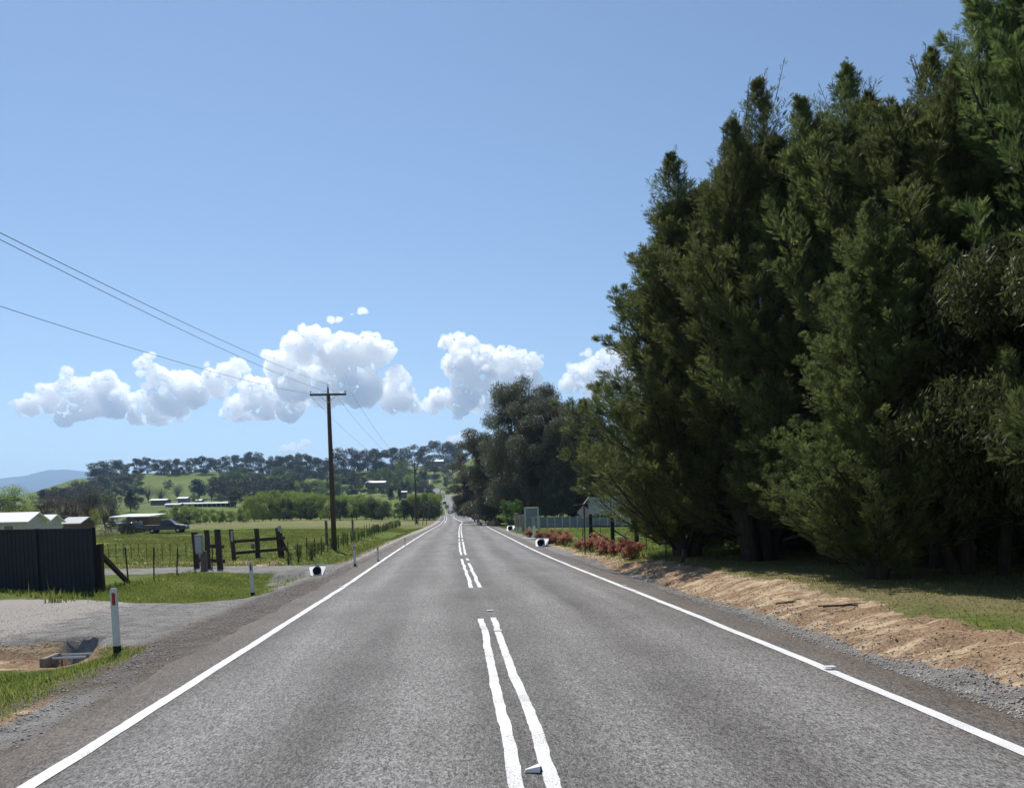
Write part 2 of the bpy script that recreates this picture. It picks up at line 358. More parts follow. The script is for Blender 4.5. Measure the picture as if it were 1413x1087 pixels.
M = dict(
    ground=ground_mat(), road=road_mat(), paint=paint_mat(),
    timber=mat('weathered_timber', (.055, .047, .042), .85, .4, 4, bump=.01, stretch=(8, 8, 1)),
    timber2=mat('grey_timber', (.16, .14, .12), .85, .35, 4, bump=.01, stretch=(8, 8, 1)),
    pole=mat('pole_timber', (.085, .06, .048), .8, .35, 2, bump=.01, stretch=(10, 10, .6)),
    charcoal=mat('charcoal_steel', (.017, .020, .028), .6, .2, 1.5, spec=.15),
    white=mat('white_paint', (.72, .72, .72), .5, .1, 8),
    postwhite=mat('guide_post_white', (.62, .64, .66), .5, .12, 9),
    red=mat('red_reflector', (.35, .03, .03), .3, .1, 20),
    black=mat('black_rubber', (.02, .02, .02), .7, .2, 10),
    dark=mat('dark_trim_recess_shade', (.012, .011, .01), .9, .2, 4),  # near-black that puts shade into the colour of recesses; also dark trim
    galv=mat('galvanised_steel', (.35, .37, .38), .45, .2, 10, metal=.7),
    steelpost=mat('dark_steel_post', (.05, .048, .045), .6, .3, 10),
    wire=mat('wire', (.09, .09, .1), .5, .1, 5, metal=.5),
    concrete=mat('concrete', (.42, .4, .37), .9, .2, 5, bump=.01),
    cream=mat('cream_wall', (.56, .51, .46), .7, .1, 3),
    roofw=mat('white_metal_roof', (.8, .8, .8), .4, .06, 3, stretch=(20, 1, 1)),
    roofg=mat('grey_metal_roof', (.38, .39, .4), .45, .1, 3),
    stonewall=mat('grey_house_wall', (.12, .1, .09), .85, .3, 3),
    brick=mat('dark_brick', (.16, .09, .07), .85, .3, 12),
    glass=mat('dark_glass', (.03, .035, .04), .1, .2, 2, spec=.7),
    navy=mat('navy_car_paint', (.012, .014, .02), .25, .1, 3, spec=.6),
    wcar=mat('white_car_paint', (.75, .75, .75), .25, .05, 3, spec=.6),
    tyre=mat('tyre', (.02, .02, .02), .8, .2, 10), rim=mat('alloy_rim', (.3, .3, .3), .3, .1, 10, metal=.8),
    orange=mat('dark_machine_paint', (.05, .045, .04), .5, .2, 5),
    bluegrey=mat('bluegrey_steel', (.16, .2, .24), .5, .12, 4),
    signback=mat('sign_back_grey', (.46, .46, .5), .5, .1, 5),
    greenpanel=mat('dull_green_panel', (.24, .3, .28), .6, .12, 3),
    palegreen=mat('pale_green_post', (.45, .55, .38), .6, .1, 8),
    blackpost=mat('black_post', (.015, .015, .016), .6, .2, 5),
    pillar=mat('stone_pillar', (.27, .24, .2), .9, .25, 14, bump=.02),
    bark=mat('grey_bark', (.06, .048, .042), .95, .35, 3, bump=.04, stretch=(4, 4, .7)),
    gumbark=mat('pale_gum_bark', (.3, .26, .22), .85, .35, 1.2, bump=.02, stretch=(3, 3, .8)),
    darkbark=mat('dark_bark', (.05, .042, .036), .95, .3, 3, bump=.03),
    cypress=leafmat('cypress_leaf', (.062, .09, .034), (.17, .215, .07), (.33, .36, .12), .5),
    inner=leafmat('cypress_inner', (.014, .018, .01), (.028, .034, .018), None, .15),
    broad=leafmat('broad_leaf', (.05, .065, .024), (.1, .12, .04), (.16, .18, .055), .45),
    gum=leafmat('gum_leaf', (.06, .067, .045), (.15, .155, .1), (.27, .24, .15), .4, .45, .4),
    fargum=leafmat('far_gum_leaf', (.032, .04, .024), (.075, .088, .045), None, .25),
    farpine=leafmat('far_conifer_leaf', (.012, .02, .012), (.03, .045, .022), None, .15),
    willow=leafmat('willow_leaf', (.12, .17, .035), (.26, .33, .075), (.36, .42, .11), .5),
    midgreen=leafmat('shrub_leaf', (.05, .09, .02), (.12, .18, .04), None, .35),
    yellowgreen=leafmat('spring_leaf', (.17, .22, .04), (.34, .4, .09), None, .45),
    rust=leafmat('budding_twig', (.12, .08, .045), (.26, .18, .09), (.25, .24, .09), .3),
    grey=leafmat('grey_twig', (.09, .075, .06), (.19, .165, .13), None, .2),
    redleaf=leafmat('red_leaf', (.1, .075, .035), (.58, .24, .17), (.75, .45, .35), .5),
    blade=leafmat('grass_blade', (.13, .17, .04), (.24, .28, .07), (.46, .42, .2), .55),
    stone=mat('gravel_stone', (.38, .36, .34), .9, .4, 1.5),
    clod=mat('clay_clod', (.42, .3, .2), .95, .3, 2),
)

# ------------------------------------------------------------------ ground
def axis(lo, hi, a, b, d0, g, extra=()):
    xs = list(np.arange(a, b+1e-6, d0)); d = d0; x = a
    while x > lo: d *= g; x -= d; xs.append(x)
    d = d0; x = b
    while x < hi: d *= g; x += d; xs.append(x)
    return np.array(sorted(xs+list(extra)))
gxs = axis(-9000, 9000, -11, 11, .11, 1.055); gys = axis(-40, 11500, 4.5, 36, .12, 1.022)
X, Y = np.meshgrid(gxs, gys); Z = terrain(X, Y); Sg = X-xc(Y)
nx, ny = len(gxs), len(gys)
idx = np.arange(nx*ny).reshape(ny, nx)
fc = np.stack([idx[:-1, :-1], idx[:-1, 1:], idx[1:, 1:], idx[1:, :-1]], -1).reshape(-1, 4)
def band(v, a, b, w): return sstep(v, a-w, a+w)*(1-sstep(v, b-w, b+w))
d1 = sstep(Y, ylo1(Sg)-.25, ylo1(Sg)+.25)*(1-sstep(Y, yhi1(Sg)-.3, yhi1(Sg)+.3))*(Sg < 0)*(X > -40)
d2 = band(Y, 28.2, 31.6, .25)*(Sg < -3)*(X > -34)
grav = np.maximum.reduce([band(Sg, np.interp(Y, [9, 14], [-4.85, -5.3])+.4*(fbm(Y*.5, Y*0, 3)-.5), -3.3, .2)*(1-sstep(Y, 250, 270)), d1, d2,
                          band(Sg, 3.3, 5.1+.5*(fbm(Y*.4, Y*0, 6)-.5), .15)*(1-sstep(Y, 250, 270)),
                          band(X, -7.2, -4.4, .4)*band(Y, 21.5, 28.4, .6)*sstep(X+Y*.18+fbm(X, Y, 4), -2.1, -1.4)])
pale = d1*sstep(-Sg, 6.5, 9.5)*1.0+band(Sg, -5.1, -4.4, .2)*sstep(Y, 20, 30)*.5+band(Sg, -5.4, -4.2, .2)*sstep(Y, 34, 50)*.35
brown = np.maximum.reduce([band(Sg, -5.4, -4.0, .35)*band(Y, 4, 26, 3)*.62, band(Sg, 3.5, 4.5, .2)*.55, band(Sg, -4.9, -3.6, .2)*.55])*(1-sstep(Y, 60, 120))
clay = np.maximum.reduce([band(Sg, 4.9, 6.6+.7*(fbm(Y*.6, Y*0, 61)-.5), .3)*(1-sstep(Y, 27, 36)),
                          band(Sg, 4.6, 6.0, .3)*band(Y, 27, 50, 3)*.7,
                          band(Sg, -5.1, -4.35, .2)*(1-sstep(Y, 7.9, 9.3))*.8,
                          band(X, -9.5, -5.9, .4)*band(Y, 11.6, 13.0, .3)*.78,
                          band(Y, 31.9, 36, .5)*band(X, -16, -8, 1)*.55,
                          band(Sg, -14, -6.0, 2)*band(Y, 300, 560, 10), band(Sg, 4.5, 13, 1)*band(Y, 262, 560, 10),
                          band(Y, 600, 640, 12)*band(Sg, -25, 60, 8),
                          band(Y, 52, 53.6, .3)*band(X, -38, -20, 3)*.6, band(Y, 78, 80, .5)*band(X, -44, -30, 3)*.6])
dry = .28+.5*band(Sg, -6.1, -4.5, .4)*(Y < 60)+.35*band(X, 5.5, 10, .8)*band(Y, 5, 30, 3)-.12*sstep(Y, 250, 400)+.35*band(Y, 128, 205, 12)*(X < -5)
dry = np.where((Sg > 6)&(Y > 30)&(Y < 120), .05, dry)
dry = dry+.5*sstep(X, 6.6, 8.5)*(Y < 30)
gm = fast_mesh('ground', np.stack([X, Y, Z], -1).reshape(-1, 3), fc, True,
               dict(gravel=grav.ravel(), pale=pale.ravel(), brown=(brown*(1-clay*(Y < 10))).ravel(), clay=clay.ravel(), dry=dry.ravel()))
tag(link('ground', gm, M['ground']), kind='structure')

# ------------------------------------------------------------------ road and markings
def strip(name, s0f, s1f, ys, m, dz, cols=1, kind='structure', uv=True):
    ys = np.asarray(ys, float); a = s0f(ys); b = s1f(ys); v = []
    S = np.stack([a+(b-a)*k/cols for k in range(cols+1)], -1)
    Yv = np.repeat(ys[:, None], cols+1, 1)
    Zv = zroad(Yv)+dz-.006*np.abs(S)
    V = np.stack([S+xc(Yv), Yv, Zv], -1).reshape(-1, 3); n = len(ys); k = cols+1
    ii = np.arange(n*k).reshape(n, k)
    fcs = np.stack([ii[:-1, :-1], ii[:-1, 1:], ii[1:, 1:], ii[1:, :-1]], -1).reshape(-1, 4)
    me = fast_mesh(name, V, fcs, True)
    if uv:
        u = me.uv_layers.new(name='UVMap'); uvs = np.stack([S.ravel(), Yv.ravel()], -1)[fcs.ravel()]
        u.data.foreach_set('uv', uvs.astype(np.float32).ravel())
    return link(name, me, m)
ry = np.concatenate([np.arange(-30, 60, .25), np.arange(60, 700, 2.0)])
def wob(y, seed, a): return (fbm(y*.9, y*0+seed, seed)-.5)*a
el = strip('road', lambda y: -4.15+wob(y, 2, .25), lambda y: 4.1+wob(y, 3, .22), ry, M['road'], .02, 10); tag(el, kind='structure')
def mark(s0, w, y0, y1, seed, wa=.02, step=.1):
    ys = np.arange(y0, y1, step if y1-y0 < 60 else .5)
    j = lambda y: (fbm(y*.8, y*0+seed, seed)-.5)*wa*1.6
    o = strip('road_marking', lambda y: s0-w/2+j(y)+(fbm(y*9, y*0, seed+50)-.5)*wa*.5, lambda y: s0+w/2+j(y)+(fbm(y*9, y*0, seed+80)-.5)*wa*.5, ys, M['paint'], .026, 1, uv=False)
    tag(o, kind='structure'); return o
mark(-3.5, .13, 1, 40, 1); mark(3.5, .13, 1, 40, 2)
mark(-3.5, .13, 40, 248, 3); mark(3.5, .13, 40, 248, 4)
C0 = -.06
for k, (a, b) in enumerate([(1, 13.2), (19.0, 32), (35.0, 50.5), (52.2, 55.5), (58, 112)]):
    mark(C0-.1-.0, .1, a, b, 10+k, .04)
for k, (a, b) in enumerate([(1, 13.25), (19.0, 29.2), (30.8, 32.2), (35.0, 50.5), (52.2, 55.5), (58, 112)]):
    mark(C0+.12, .1, a, b, 20+k, .04)
# single wandering line beyond
def wl(y): return C0+.0+.6*np.sin((y-112)/26.0)*(y > 112)*sstep(y, 112, 150)
o = strip('road_marking', lambda y: wl(y)-.11, lambda y: wl(y)+.11, np.arange(113, 248, 1.5), M['paint'], .026, 1, uv=False); tag(o, kind='structure')
o = strip('road_marking', lambda y: -3.0-0*y, lambda y: -2.86+0*y, np.arange(150, 247, 2), M['paint'], .026, 1, uv=False); tag(o, kind='structure')

def marker(px, py, s, label, w=.12, arrow=False):
    p = G(px, py); y = p[1]; x = float(xc(y))+s
    t = thing('road_marker', label, 'road marker', (x, y, float(zroad(y))+.024), 0)
    b = MB()
    if arrow:
        b.add([(-.11, -.03, .0), (.03, -.05, .0), (.03, .05, .0), (-.11, .0, .0), (-.1, -.02, .03), (.03, -.045, .07), (.03, .045, .07), (-.1, .0, .03)],
              [(0, 3, 2, 1), (4, 5, 6, 7), (0, 1, 5, 4), (1, 2, 6, 5), (2, 3, 7, 6), (3, 0, 4, 7)])
    else: b.box(-w/2, w/2, -.045, .045, 0, .014, .006)
    b.build('body', M['white'], t)
    c = MB().box(-w/2+.02 if not arrow else .032, w/2-.02 if not arrow else .05, -.047 if not arrow else -.03, -.045 if not arrow else .03, .003 if not arrow else .008, .011 if not arrow else .04); c.build('reflector', M['galv'] if not arrow else M['black'], t)
    if arrow: t.scale = (.75, .75, .6)
marker(1127, 929, 3.53, 'small grey raised marker on the right white edge line, nearest to the viewer', .13)
marker(848, 812, 3.53, 'small grey raised marker on the right white edge line, middle distance')
marker(763, 777, 3.53, 'small grey raised marker on the right white edge line, farther along')
marker(474, 812, -3.53, 'small pale raised marker on the left white edge line')
marker(678, 877, C0+.12, 'flat grey marker across the right one of the double centre lines', .13)
marker(676, 848, C0+.12, 'grey marker at the far end of the near double centre line', .13)
marker(735, 1078, C0+.04, 'loose white arrow-shaped marker between the double centre lines at the bottom', .1, True)

# ------------------------------------------------------------------ grass and stones (stuff)
rng = np.random.default_rng(4)
def scatter_blades(name, n, xr, yr, keep, h=(.05, .12), label=None, w=.006, clump=.5):
    x = rng.uniform(*xr, n); y = yr[0]+(yr[1]-yr[0])*rng.random(n)**1.3
    k = (keep(x, y)*(1-(x > -7.2)*(x < -6.1)*(y > 11.5)*(y < 13.3)) > rng.random(n)); x, y = x[k], y[k]
    z = terrain(x, y); n = len(x); hh = rng.uniform(*h, n)*(.25+1.5*fbm(x*1.6, y*1.6, 9)**1.5)*np.where(rng.random(n) < .02, 1.8, 1)
    a = rng.uniform(0, 2*np.pi, n); ln = rng.uniform(0, .6, n)*hh
    ww = w*(1+y/12)
    dx, dy = np.cos(a), np.sin(a)
    p0 = np.stack([x-dy*ww, y+dx*ww, z-.01], -1); p1 = np.stack([x+dy*ww, y-dx*ww, z-.01], -1)
    p2 = np.stack([x+dx*ln, y+dy*ln, z+hh], -1)
    v = np.stack([p0, p1, p2], 1).reshape(-1, 3); f = np.arange(n*3).reshape(-1, 3)
    r = np.repeat(np.clip(fbm(x*.8, y*.8, 40)*.9+rng.normal(0, .18, n), 0, 1), 3)
    o = link(name, fast_mesh(name, v, f, False, dict(rnd=r)), M['blade']); tag(o, kind='stuff', label=label, cat='grass')
def gz(x, y):
    s = x-xc(y); g = fbm(x*.6, y*.6, 14)
    L = (s < -4.9)*(s > -9)*(.12*sstep(-s, 4.9, 5.2)+.88*sstep(-s+g*.8, 5.4, 6.5))*(y < 12.3)*(1-band(x, -9.5, -5.9, .3)*band(y, 11.3, 12.6, .15))
    L = L+(s < -5.5)*(s > -10.6)*(y > 18.4)*(y < 28.0)*(.35+.65*sstep(g, .3, .5))*sstep(-s-.0, 5.2+.0*y, 6.5)
    L = L*(1-((y > ylo1(s)-.1)&(y < yhi1(s)+.2)))*(1-.9*(y > 21.5)*sstep(x+y*.18+fbm(x, y, 4), -2.1, -1.5))
    return L
scatter_blades('grass', 330000, (-10.8, -4.6), (4.2, 28.2), gz, (.025, .075), 'short green grass on the left verge and around the driveway')
scatter_blades('grass', 150000, (5.6, 13), (6, 31), lambda x, y: sstep(x-xc(y)+fbm(x*.9, y*.9, 17)*1.6, 7.0, 7.9)*.2*sstep(y+x*0, 6, 7), (.02, .06), 'thin grass on top of the right bank under the trees')
scatter_blades('grass', 110000, (4.6, 26), (27, 75), lambda x, y: sstep(x-xc(y), 5.2, 6.2)*.9, (.06, .14), 'bright green lawn behind the diamond sign')
scatter_blades('grass', 160000, (-45, -4.8), (32, 110), lambda x, y: ((x < -9)|(y > 33))*sstep(-(x-xc(y)), 5.0, 6.0)*sstep(fbm(x*.25, y*.25, 19), .25, .5), (.05, .13), 'paddock grass beyond the driveway', .007)
ico_v = np.array([(0, 0, 1), (.9, 0, .1), (.1, .85, 0), (-.85, .1, .1), (0, -.9, 0), (0, 0, -1)]); ico_f = np.array([(0, 1, 2), (0, 2, 3), (0, 3, 4), (0, 4, 1), (5, 2, 1), (5, 3, 2), (5, 4, 3), (5, 1, 4)])
def stones(name, n, fx, fy, size, m, label, cat='gravel'):
    x, y = fx(n), fy(n); x = x+xc(y); z = terrain(x, y); s = size[0]+(size[1]-size[0])*rng.random(n)**3
    q = rng.normal(size=(n, 6, 3))*.18+ico_v[None]; a = rng.uniform(0, 6.28, n); c, sn = np.cos(a)[:, None], np.sin(a)[:, None]
    q = np.stack([q[..., 0]*c-q[..., 1]*sn, q[..., 0]*sn+q[..., 1]*c, q[..., 2]*.7], -1)*s[:, None, None]
    v = q+np.stack([x, y, z+s*.25], -1)[:, None]
    f = (ico_f[None]+np.arange(n)[:, None, None]*6).reshape(-1, 3)
    tag(link(name, fast_mesh(name, v.reshape(-1, 3), f), m), kind='stuff', label=label, cat=cat)
fyn = lambda a, b: (lambda n: a+(b-a)*rng.random(n)**1.5)
stones('gravel', 16000, lambda n: rng.normal(4.8, .42, n), fyn(5, 34), (.005, .024), M['stone'], 'loose grey stones along the right shoulder')
stones('gravel', 9000, lambda n: -4.75+rng.normal(0, .3, n), fyn(5, 34), (.005, .02), M['stone'], 'loose grey stones along the left shoulder')
stones('gravel', 7000, lambda n: rng.uniform(-13, -5.5, n), fyn(12.4, 18.3), (.004, .014), M['stone'], 'fine loose stones on the left driveway')
stones('clay_clods', 3500, lambda n: rng.normal(5.4, .5, n), fyn(5.5, 32), (.005, .028), M['clod'], 'loose clay clods on the right bank', 'soil')

def litter(n, xr, yr, size, m, label):
    x = rng.uniform(*xr, n); y = rng.uniform(*yr, n); z = terrain(x, y)+.006; a = rng.uniform(0, 6.28, n); sz = size*rng.uniform(.5, 1.6, n); c, sn = np.cos(a)*sz, np.sin(a)*sz
    t = rng.normal(0, .25, n)*sz
    V = np.stack([np.stack([x-c, y-sn, z-t*.2], -1), np.stack([x-sn*.22, y+c*.22, z+.004], -1), np.stack([x+c, y+sn, z+np.abs(t)], -1), np.stack([x+sn*.22, y-c*.22, z+.004], -1)], 1).reshape(-1, 3)
    tag(link('leaf_litter', fast_mesh('leaf_litter', V, np.arange(n*4).reshape(-1, 4), False, dict(rnd=np.repeat(rng.random(n), 4))), m), kind='stuff', label=label, cat='leaf litter')
litter(9000, (5.2, 10.5), (6, 28), .028, M['rust'], 'dry fallen leaves and needles on the right bank under the cypresses')
litter(2500, (-9, -4.3), (4.5, 14), .022, M['grey'], 'dry plant scraps on the left verge')
scatter_blades('weeds', 26000, (-14.5, -5), (11, 33), lambda x, y: ((np.abs(y-(19.5-(x+10.3)*.79)) < .35)*(x < -10.2)+(np.abs(x+10.0) < .3)*(y > 18.5)*(y < 28)+(fbm(x*1.3, y*1.3, 77) > .68)*(y > 18.6)*(y < 27.5)*(x < -6)*(x > -10)*.6), (.1, .24), 'taller weeds along the foot of the metal fence and the wire fence', .006)
# ------------------------------------------------------------------ foliage generators
def frames(d):
    d = d/np.linalg.norm(d, axis=-1, keepdims=True)
    a = np.where(np.abs(d[..., 2:3]) < .9, np.array([0, 0, 1.0]), np.array([1.0, 0, 0]))
    u = np.cross(d, a); u /= np.linalg.norm(u, axis=-1, keepdims=True); return d, u, np.cross(d, u)
def leaves(rg, P, size, droop=0.0, asp=.45, rnd=None):
    "rhombic leaves at points P"
    n = len(P); d = rg.normal(size=(n, 3)); d[:, 2] -= droop*2; d, u, w = frames(d)
    a = rg.uniform(0, 6.28, n)[:, None]; u = u*np.cos(a)+w*np.sin(a)
    s = (size*rg.uniform(.6, 1.3, n))[:, None]
    V = np.stack([P-d*s, P+u*s*asp, P+d*s, P-u*s*asp], 1).reshape(-1, 3)
    r = rg.random(n) if rnd is None else rnd
    return V, np.arange(n*4).reshape(-1, 4), np.repeat(r, 4)
def clump_pts(rg, C, Rr, n, flat=.75, shell=.5):
    i = rg.integers(0, len(C), n) if np.isscalar(Rr) else rg.choice(len(C), n, p=Rr**2/np.sum(Rr**2))
    d = rg.normal(size=(n, 3)); d /= np.linalg.norm(d, axis=1, keepdims=True)
    r = (shell+(1-shell)*rg.random(n)**.6)*(Rr if np.isscalar(Rr) else Rr[i])*rg.uniform(.75, 1.15, n)
    return C[i]+d*r[:, None]*np.array([1, 1, flat]), i
def branch_pts(a, b, k=6, sag=.0, j=.3, rr=random):
    a = Vector(a); b = Vector(b); o = []
    for i in range(k+1):
        t = i/k; p = a.lerp(b, t)+Vector((rr.uniform(-j, j), rr.uniform(-j, j), 0))*math.sin(math.pi*t)+Vector((0, 0, sag*math.sin(math.pi*t))); o.append(p)
    return o
def make_tree(name, label, cat, trunkmb, crown, lm, bm, group=None):
    t = thing(name, label, cat, (0, 0, 0), 0, group)
    trunkmb.build('trunk', bm, t, smooth=True)
    V, Fc, r = crown; link('crown', fast_mesh('crown', V, Fc, False, dict(rnd=r)), lm, t)
    return t
def gum(seed, H, Wd, nc, nl, ls, lm, bm, tr=.28, flat=.7, droop=.2, cr=(.1, .17), shell=.45, prof=None, asp=.4):
    rg = np.random.default_rng(seed); rr = random.Random(seed); C = []; Rr = []; mb = MB(); Wd *= rr.uniform(.85, 1.15); flat *= rr.uniform(.85, 1.25)
    fork = H*rr.uniform(tr*.7, tr*1.1)
    lean = rr.uniform(-.03, .03)*H
    mb.tube([(0, 0, -.4), (lean*.3, 0, fork*.5), (lean, 0, fork)], [H*.024, H*.018, H*.015], 8)
    nb = 5
    tips = []
    for k in range(nb):
        a = 6.28*k/nb+rr.uniform(-.4, .4); rad = Wd*.5*rr.uniform(.3, .72); zz = H*rr.uniform(.62, .9)
        if k == 0: rad *= .2; zz = H*.93
        tip = (lean+math.cos(a)*rad, math.sin(a)*rad, zz); tips.append(tip)
        mb.tube(branch_pts((lean, 0, fork*.95), tip, 5, H*.03, H*.02, rr), [H*.012, H*.01, H*.008, H*.006, H*.004, H*.002], 6)
    for k in range(nc):
        t = tips[k % nb]; u = rr.random()
        zz = H*(tr+(1-tr)*rr.random()**.8*.93)
        pr = (math.sin(math.pi*min(1, max(.02, (zz/H-tr*.7)/(1.06-tr*.7)))**.8))**.55
        if prof: pr = prof(zz/H)
        a = 6.28*rr.random(); rad = Wd*.5*pr*rr.uniform(.35, .92)
        c = (lean+math.cos(a)*rad, math.sin(a)*rad, zz)
        C.append(c); Rr.append(H*rr.uniform(*cr))
        b0 = Vector(t).lerp(Vector((lean, 0, fork)), rr.uniform(.1, .7))
        mb.tube([b0, (b0+Vector(c))*.5+Vector((0, 0, H*.01)), c], [H*.004, H*.003, H*.0012], 4, False)
    C = np.array(C); Rr = np.array(Rr)
    P, i = clump_pts(rg, C, Rr, nl, flat, shell)
    P = P[P[:, 2] > H*.06]
    shade = np.clip(.4+rg.normal(0, .22, len(P))+.25*(rg.random(len(C))[i[:len(P)]]-.5), 0, 1)
    return mb, leaves(rg, P, ls, droop, asp, shade)

# feathery cypress spray: a flat fan of narrow pointed twigs
def spray_template(k=6):
    v = []; f = []
    def tri(b, d, L, w):
        b = np.array(b); d = np.array(d, float); d /= np.linalg.norm(d); n = np.array([-d[1], d[0], 0])
        i = len(v); v.extend([b-n*w, b+n*w, b+d*L]); f.append((i, i+1, i+2))
    tri((0, 0, 0), (1, 0, 0), 1.0, .022)
    for j in range(k):
        t = .08+.78*j/k
        for s in (-1, 1):
            L = .36*(1-t*.72); tri((t, 0, 0), (1, s*.62, 0), L, .025)
    return np.array(v), np.array(f)
SV, SF = spray_template(6)
SV[:, 2] = -.12*(SV[:, 0]**2)
def sprays(rg, P, D, L):
    n = len(P); d, u, w = frames(D+rg.normal(size=(n, 3))*.15)
    a = rg.uniform(0, 6.28, n)[:, None]; u2 = u*np.cos(a)+w*np.sin(a); w2 = np.cross(d, u2)
    V = P[:, None]+(SV[None, :, 0:1]*d[:, None]+SV[None, :, 1:2]*u2[:, None]+SV[None, :, 2:3]*w2[:, None])*L[:, None, None]
    Fc = (SF[None]+(np.arange(n)*len(SV))[:, None, None]).reshape(-1, 3)
    return V.reshape(-1, 3), Fc
def cypress(seed, H, Rm, nplume=95, per=68, stems=3, skirt=.06, leader=8, nsub=9, raised=False):
    rg = np.random.default_rng(seed); rr = random.Random(seed); mb = MB(); PP = []; DD = []; LL = []; RN = []
    def prof(h): return Rm*((max(0.0, 1-h**1.4))**.88 if raised else max(0.0, 1-h**2.6)**.8)*(.8+.2*min(1, h/.15))
    tops = []
    for k in range(stems):
        a = 6.28*k/stems+rr.uniform(-.5, .5); r0 = .15; r1 = Rm*rr.uniform(.2, .3 if raised else .52) if k else .15
        ht = H*(1.0 if k == 0 else rr.uniform(.8, .98)); tip = Vector((math.cos(a)*r1, math.sin(a)*r1, ht)); tops.append(tip)
        pts = [Vector((math.cos(a)*r0, math.sin(a)*r0, -.4)), Vector((math.cos(a)*r1*.5, math.sin(a)*r1*.5, H*.12)), Vector((math.cos(a)*r1*.9, math.sin(a)*r1*.9, H*.4)), tip]
        mb.tube(pts, [.24, .19, .06, .01], 9)
    def plume(b, tip, rad, n, ln, up):
        L = (tip-b).length; t = rg.random(n)**.75
        mid = (b+tip)/2+Vector((0, 0, -L*.08)); b_, m_, t_ = map(np.array, (b, mid, tip)); tt = t[:, None]
        ax = b_*(1-tt)**2+2*m_*tt*(1-tt)+t_*tt**2; tg = 2*(m_-b_)*(1-tt)+2*(t_-m_)*tt
        tg, u, w = frames(tg); an = rg.uniform(0, 6.28, n)[:, None]; out = u*np.cos(an)+w*np.sin(an)
        rr_ = rad*(1-t**2.2)**.7*(.35+.65*np.minimum(1, t/.25))
        P = ax+out*(rr_*rg.random(n)**.5*.75)[:, None]
        D = tg*.75+out*.75+np.array([0, 0, up])
        PP.append(P); DD.append(D); LL.append(ln*rg.uniform(.7, 1.25, n)*(1-.35*t))
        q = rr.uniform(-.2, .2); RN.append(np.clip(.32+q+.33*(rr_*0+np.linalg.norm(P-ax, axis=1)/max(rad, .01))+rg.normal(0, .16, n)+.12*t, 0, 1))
    def flame(b, tip, rad, nsub, per_, tp_=0.0):
        "a main branch carrying many small upswept flame-shaped shoots"
        b = Vector(b); tip = Vector(tip); L = (tip-b).length; ax = (tip-b).normalized(); u = ax.orthogonal().normalized(); w = ax.cross(u)
        plume(b, tip, rad*.45, int(per_*2.2), .3, .3)
        for j in range(nsub):
            t = .12+.88*((j+rr.random())/nsub); an = j*2.4+rr.uniform(-.5, .5); out = u*math.cos(an)+w*math.sin(an)
            r_ = rad*(1-t**2.4*.75)*(1-.72*t*tp_)*rr.uniform(.6, 1.15); s0 = b.lerp(tip, t)+out*r_*.25
            d = (ax*.75+out*.8+Vector((0, 0, .55))).normalized()*r_*rr.uniform(1.0, 1.6)
            plume(s0, s0+d, r_*.3, per_, rr.uniform(.17, .25), .3)
    for k in range(nplume):
        h = skirt+(1-skirt)*((k+.5)/nplume)**.95*.95; a = k*2.39996+rr.uniform(-.35, .35); R_ = prof(h)*rr.uniform(.62, 1.16)
        zb = H*(h*.93-(.04 if raised else .07)); el = rr.uniform(.25, .95)
        if h < .3: el = el*.35+.5 if raised else el*.45
        if raised and h < .2: h += .12; 
        L = max(1.4, R_*1.05); hub = Vector((math.cos(a)*R_*.22, math.sin(a)*R_*.22, zb))
        tip = Vector((math.cos(a)*R_, math.sin(a)*R_, zb+R_*el+.35)); tip.z = min(tip.z, H*1.0)
        mb.tube([hub*1, (hub+tip)/2-Vector((0, 0, L*.05)), hub.lerp(tip, .9)], [.05, .03, .01], 5, False)
        flame(hub.lerp(tip, .15), tip, rr.uniform(.6, 1.0)*(.6+.4*R_/Rm), nsub, per)
    for k in range(16 if raised else 0):   # short low growth round the trunks
        a = k*2.4; z_ = .1+rr.random()*1.5; flame(Vector((0, 0, z_)), Vector((math.cos(a)*1.7, math.sin(a)*1.7, z_+.7)), .6, nsub, per)
    for tp in tops:
        flame(Vector((tp.x*.6, tp.y*.6, tp.z-H*.24)), tp+Vector((rr.uniform(-.2, .2), rr.uniform(-.2, .2), 0)), 1.3, nsub*6, per, 1.0)
    for k in range(leader):   # thin leaders that stick out on top
        t = rr.choice(tops[:2]); b = t+Vector((rr.uniform(-.35, .35), rr.uniform(-.35, .35), -rr.uniform(.3, 1.3))); tp = b+Vector((rr.uniform(-.3, .3), rr.uniform(-.3, .3), rr.uniform(.7, 1.3)))
        mb.tube([b, tp], [.012, .004], 4, False); plume(b, tp, .1, 22, .17, .3)
    P = np.concatenate(PP); D = np.concatenate(DD); L = np.concatenate(LL); rn = np.concatenate(RN)
    V, Fc = sprays(rg, P, D, L)
    return mb, (V, Fc, np.repeat(rn, len(SV))), prof

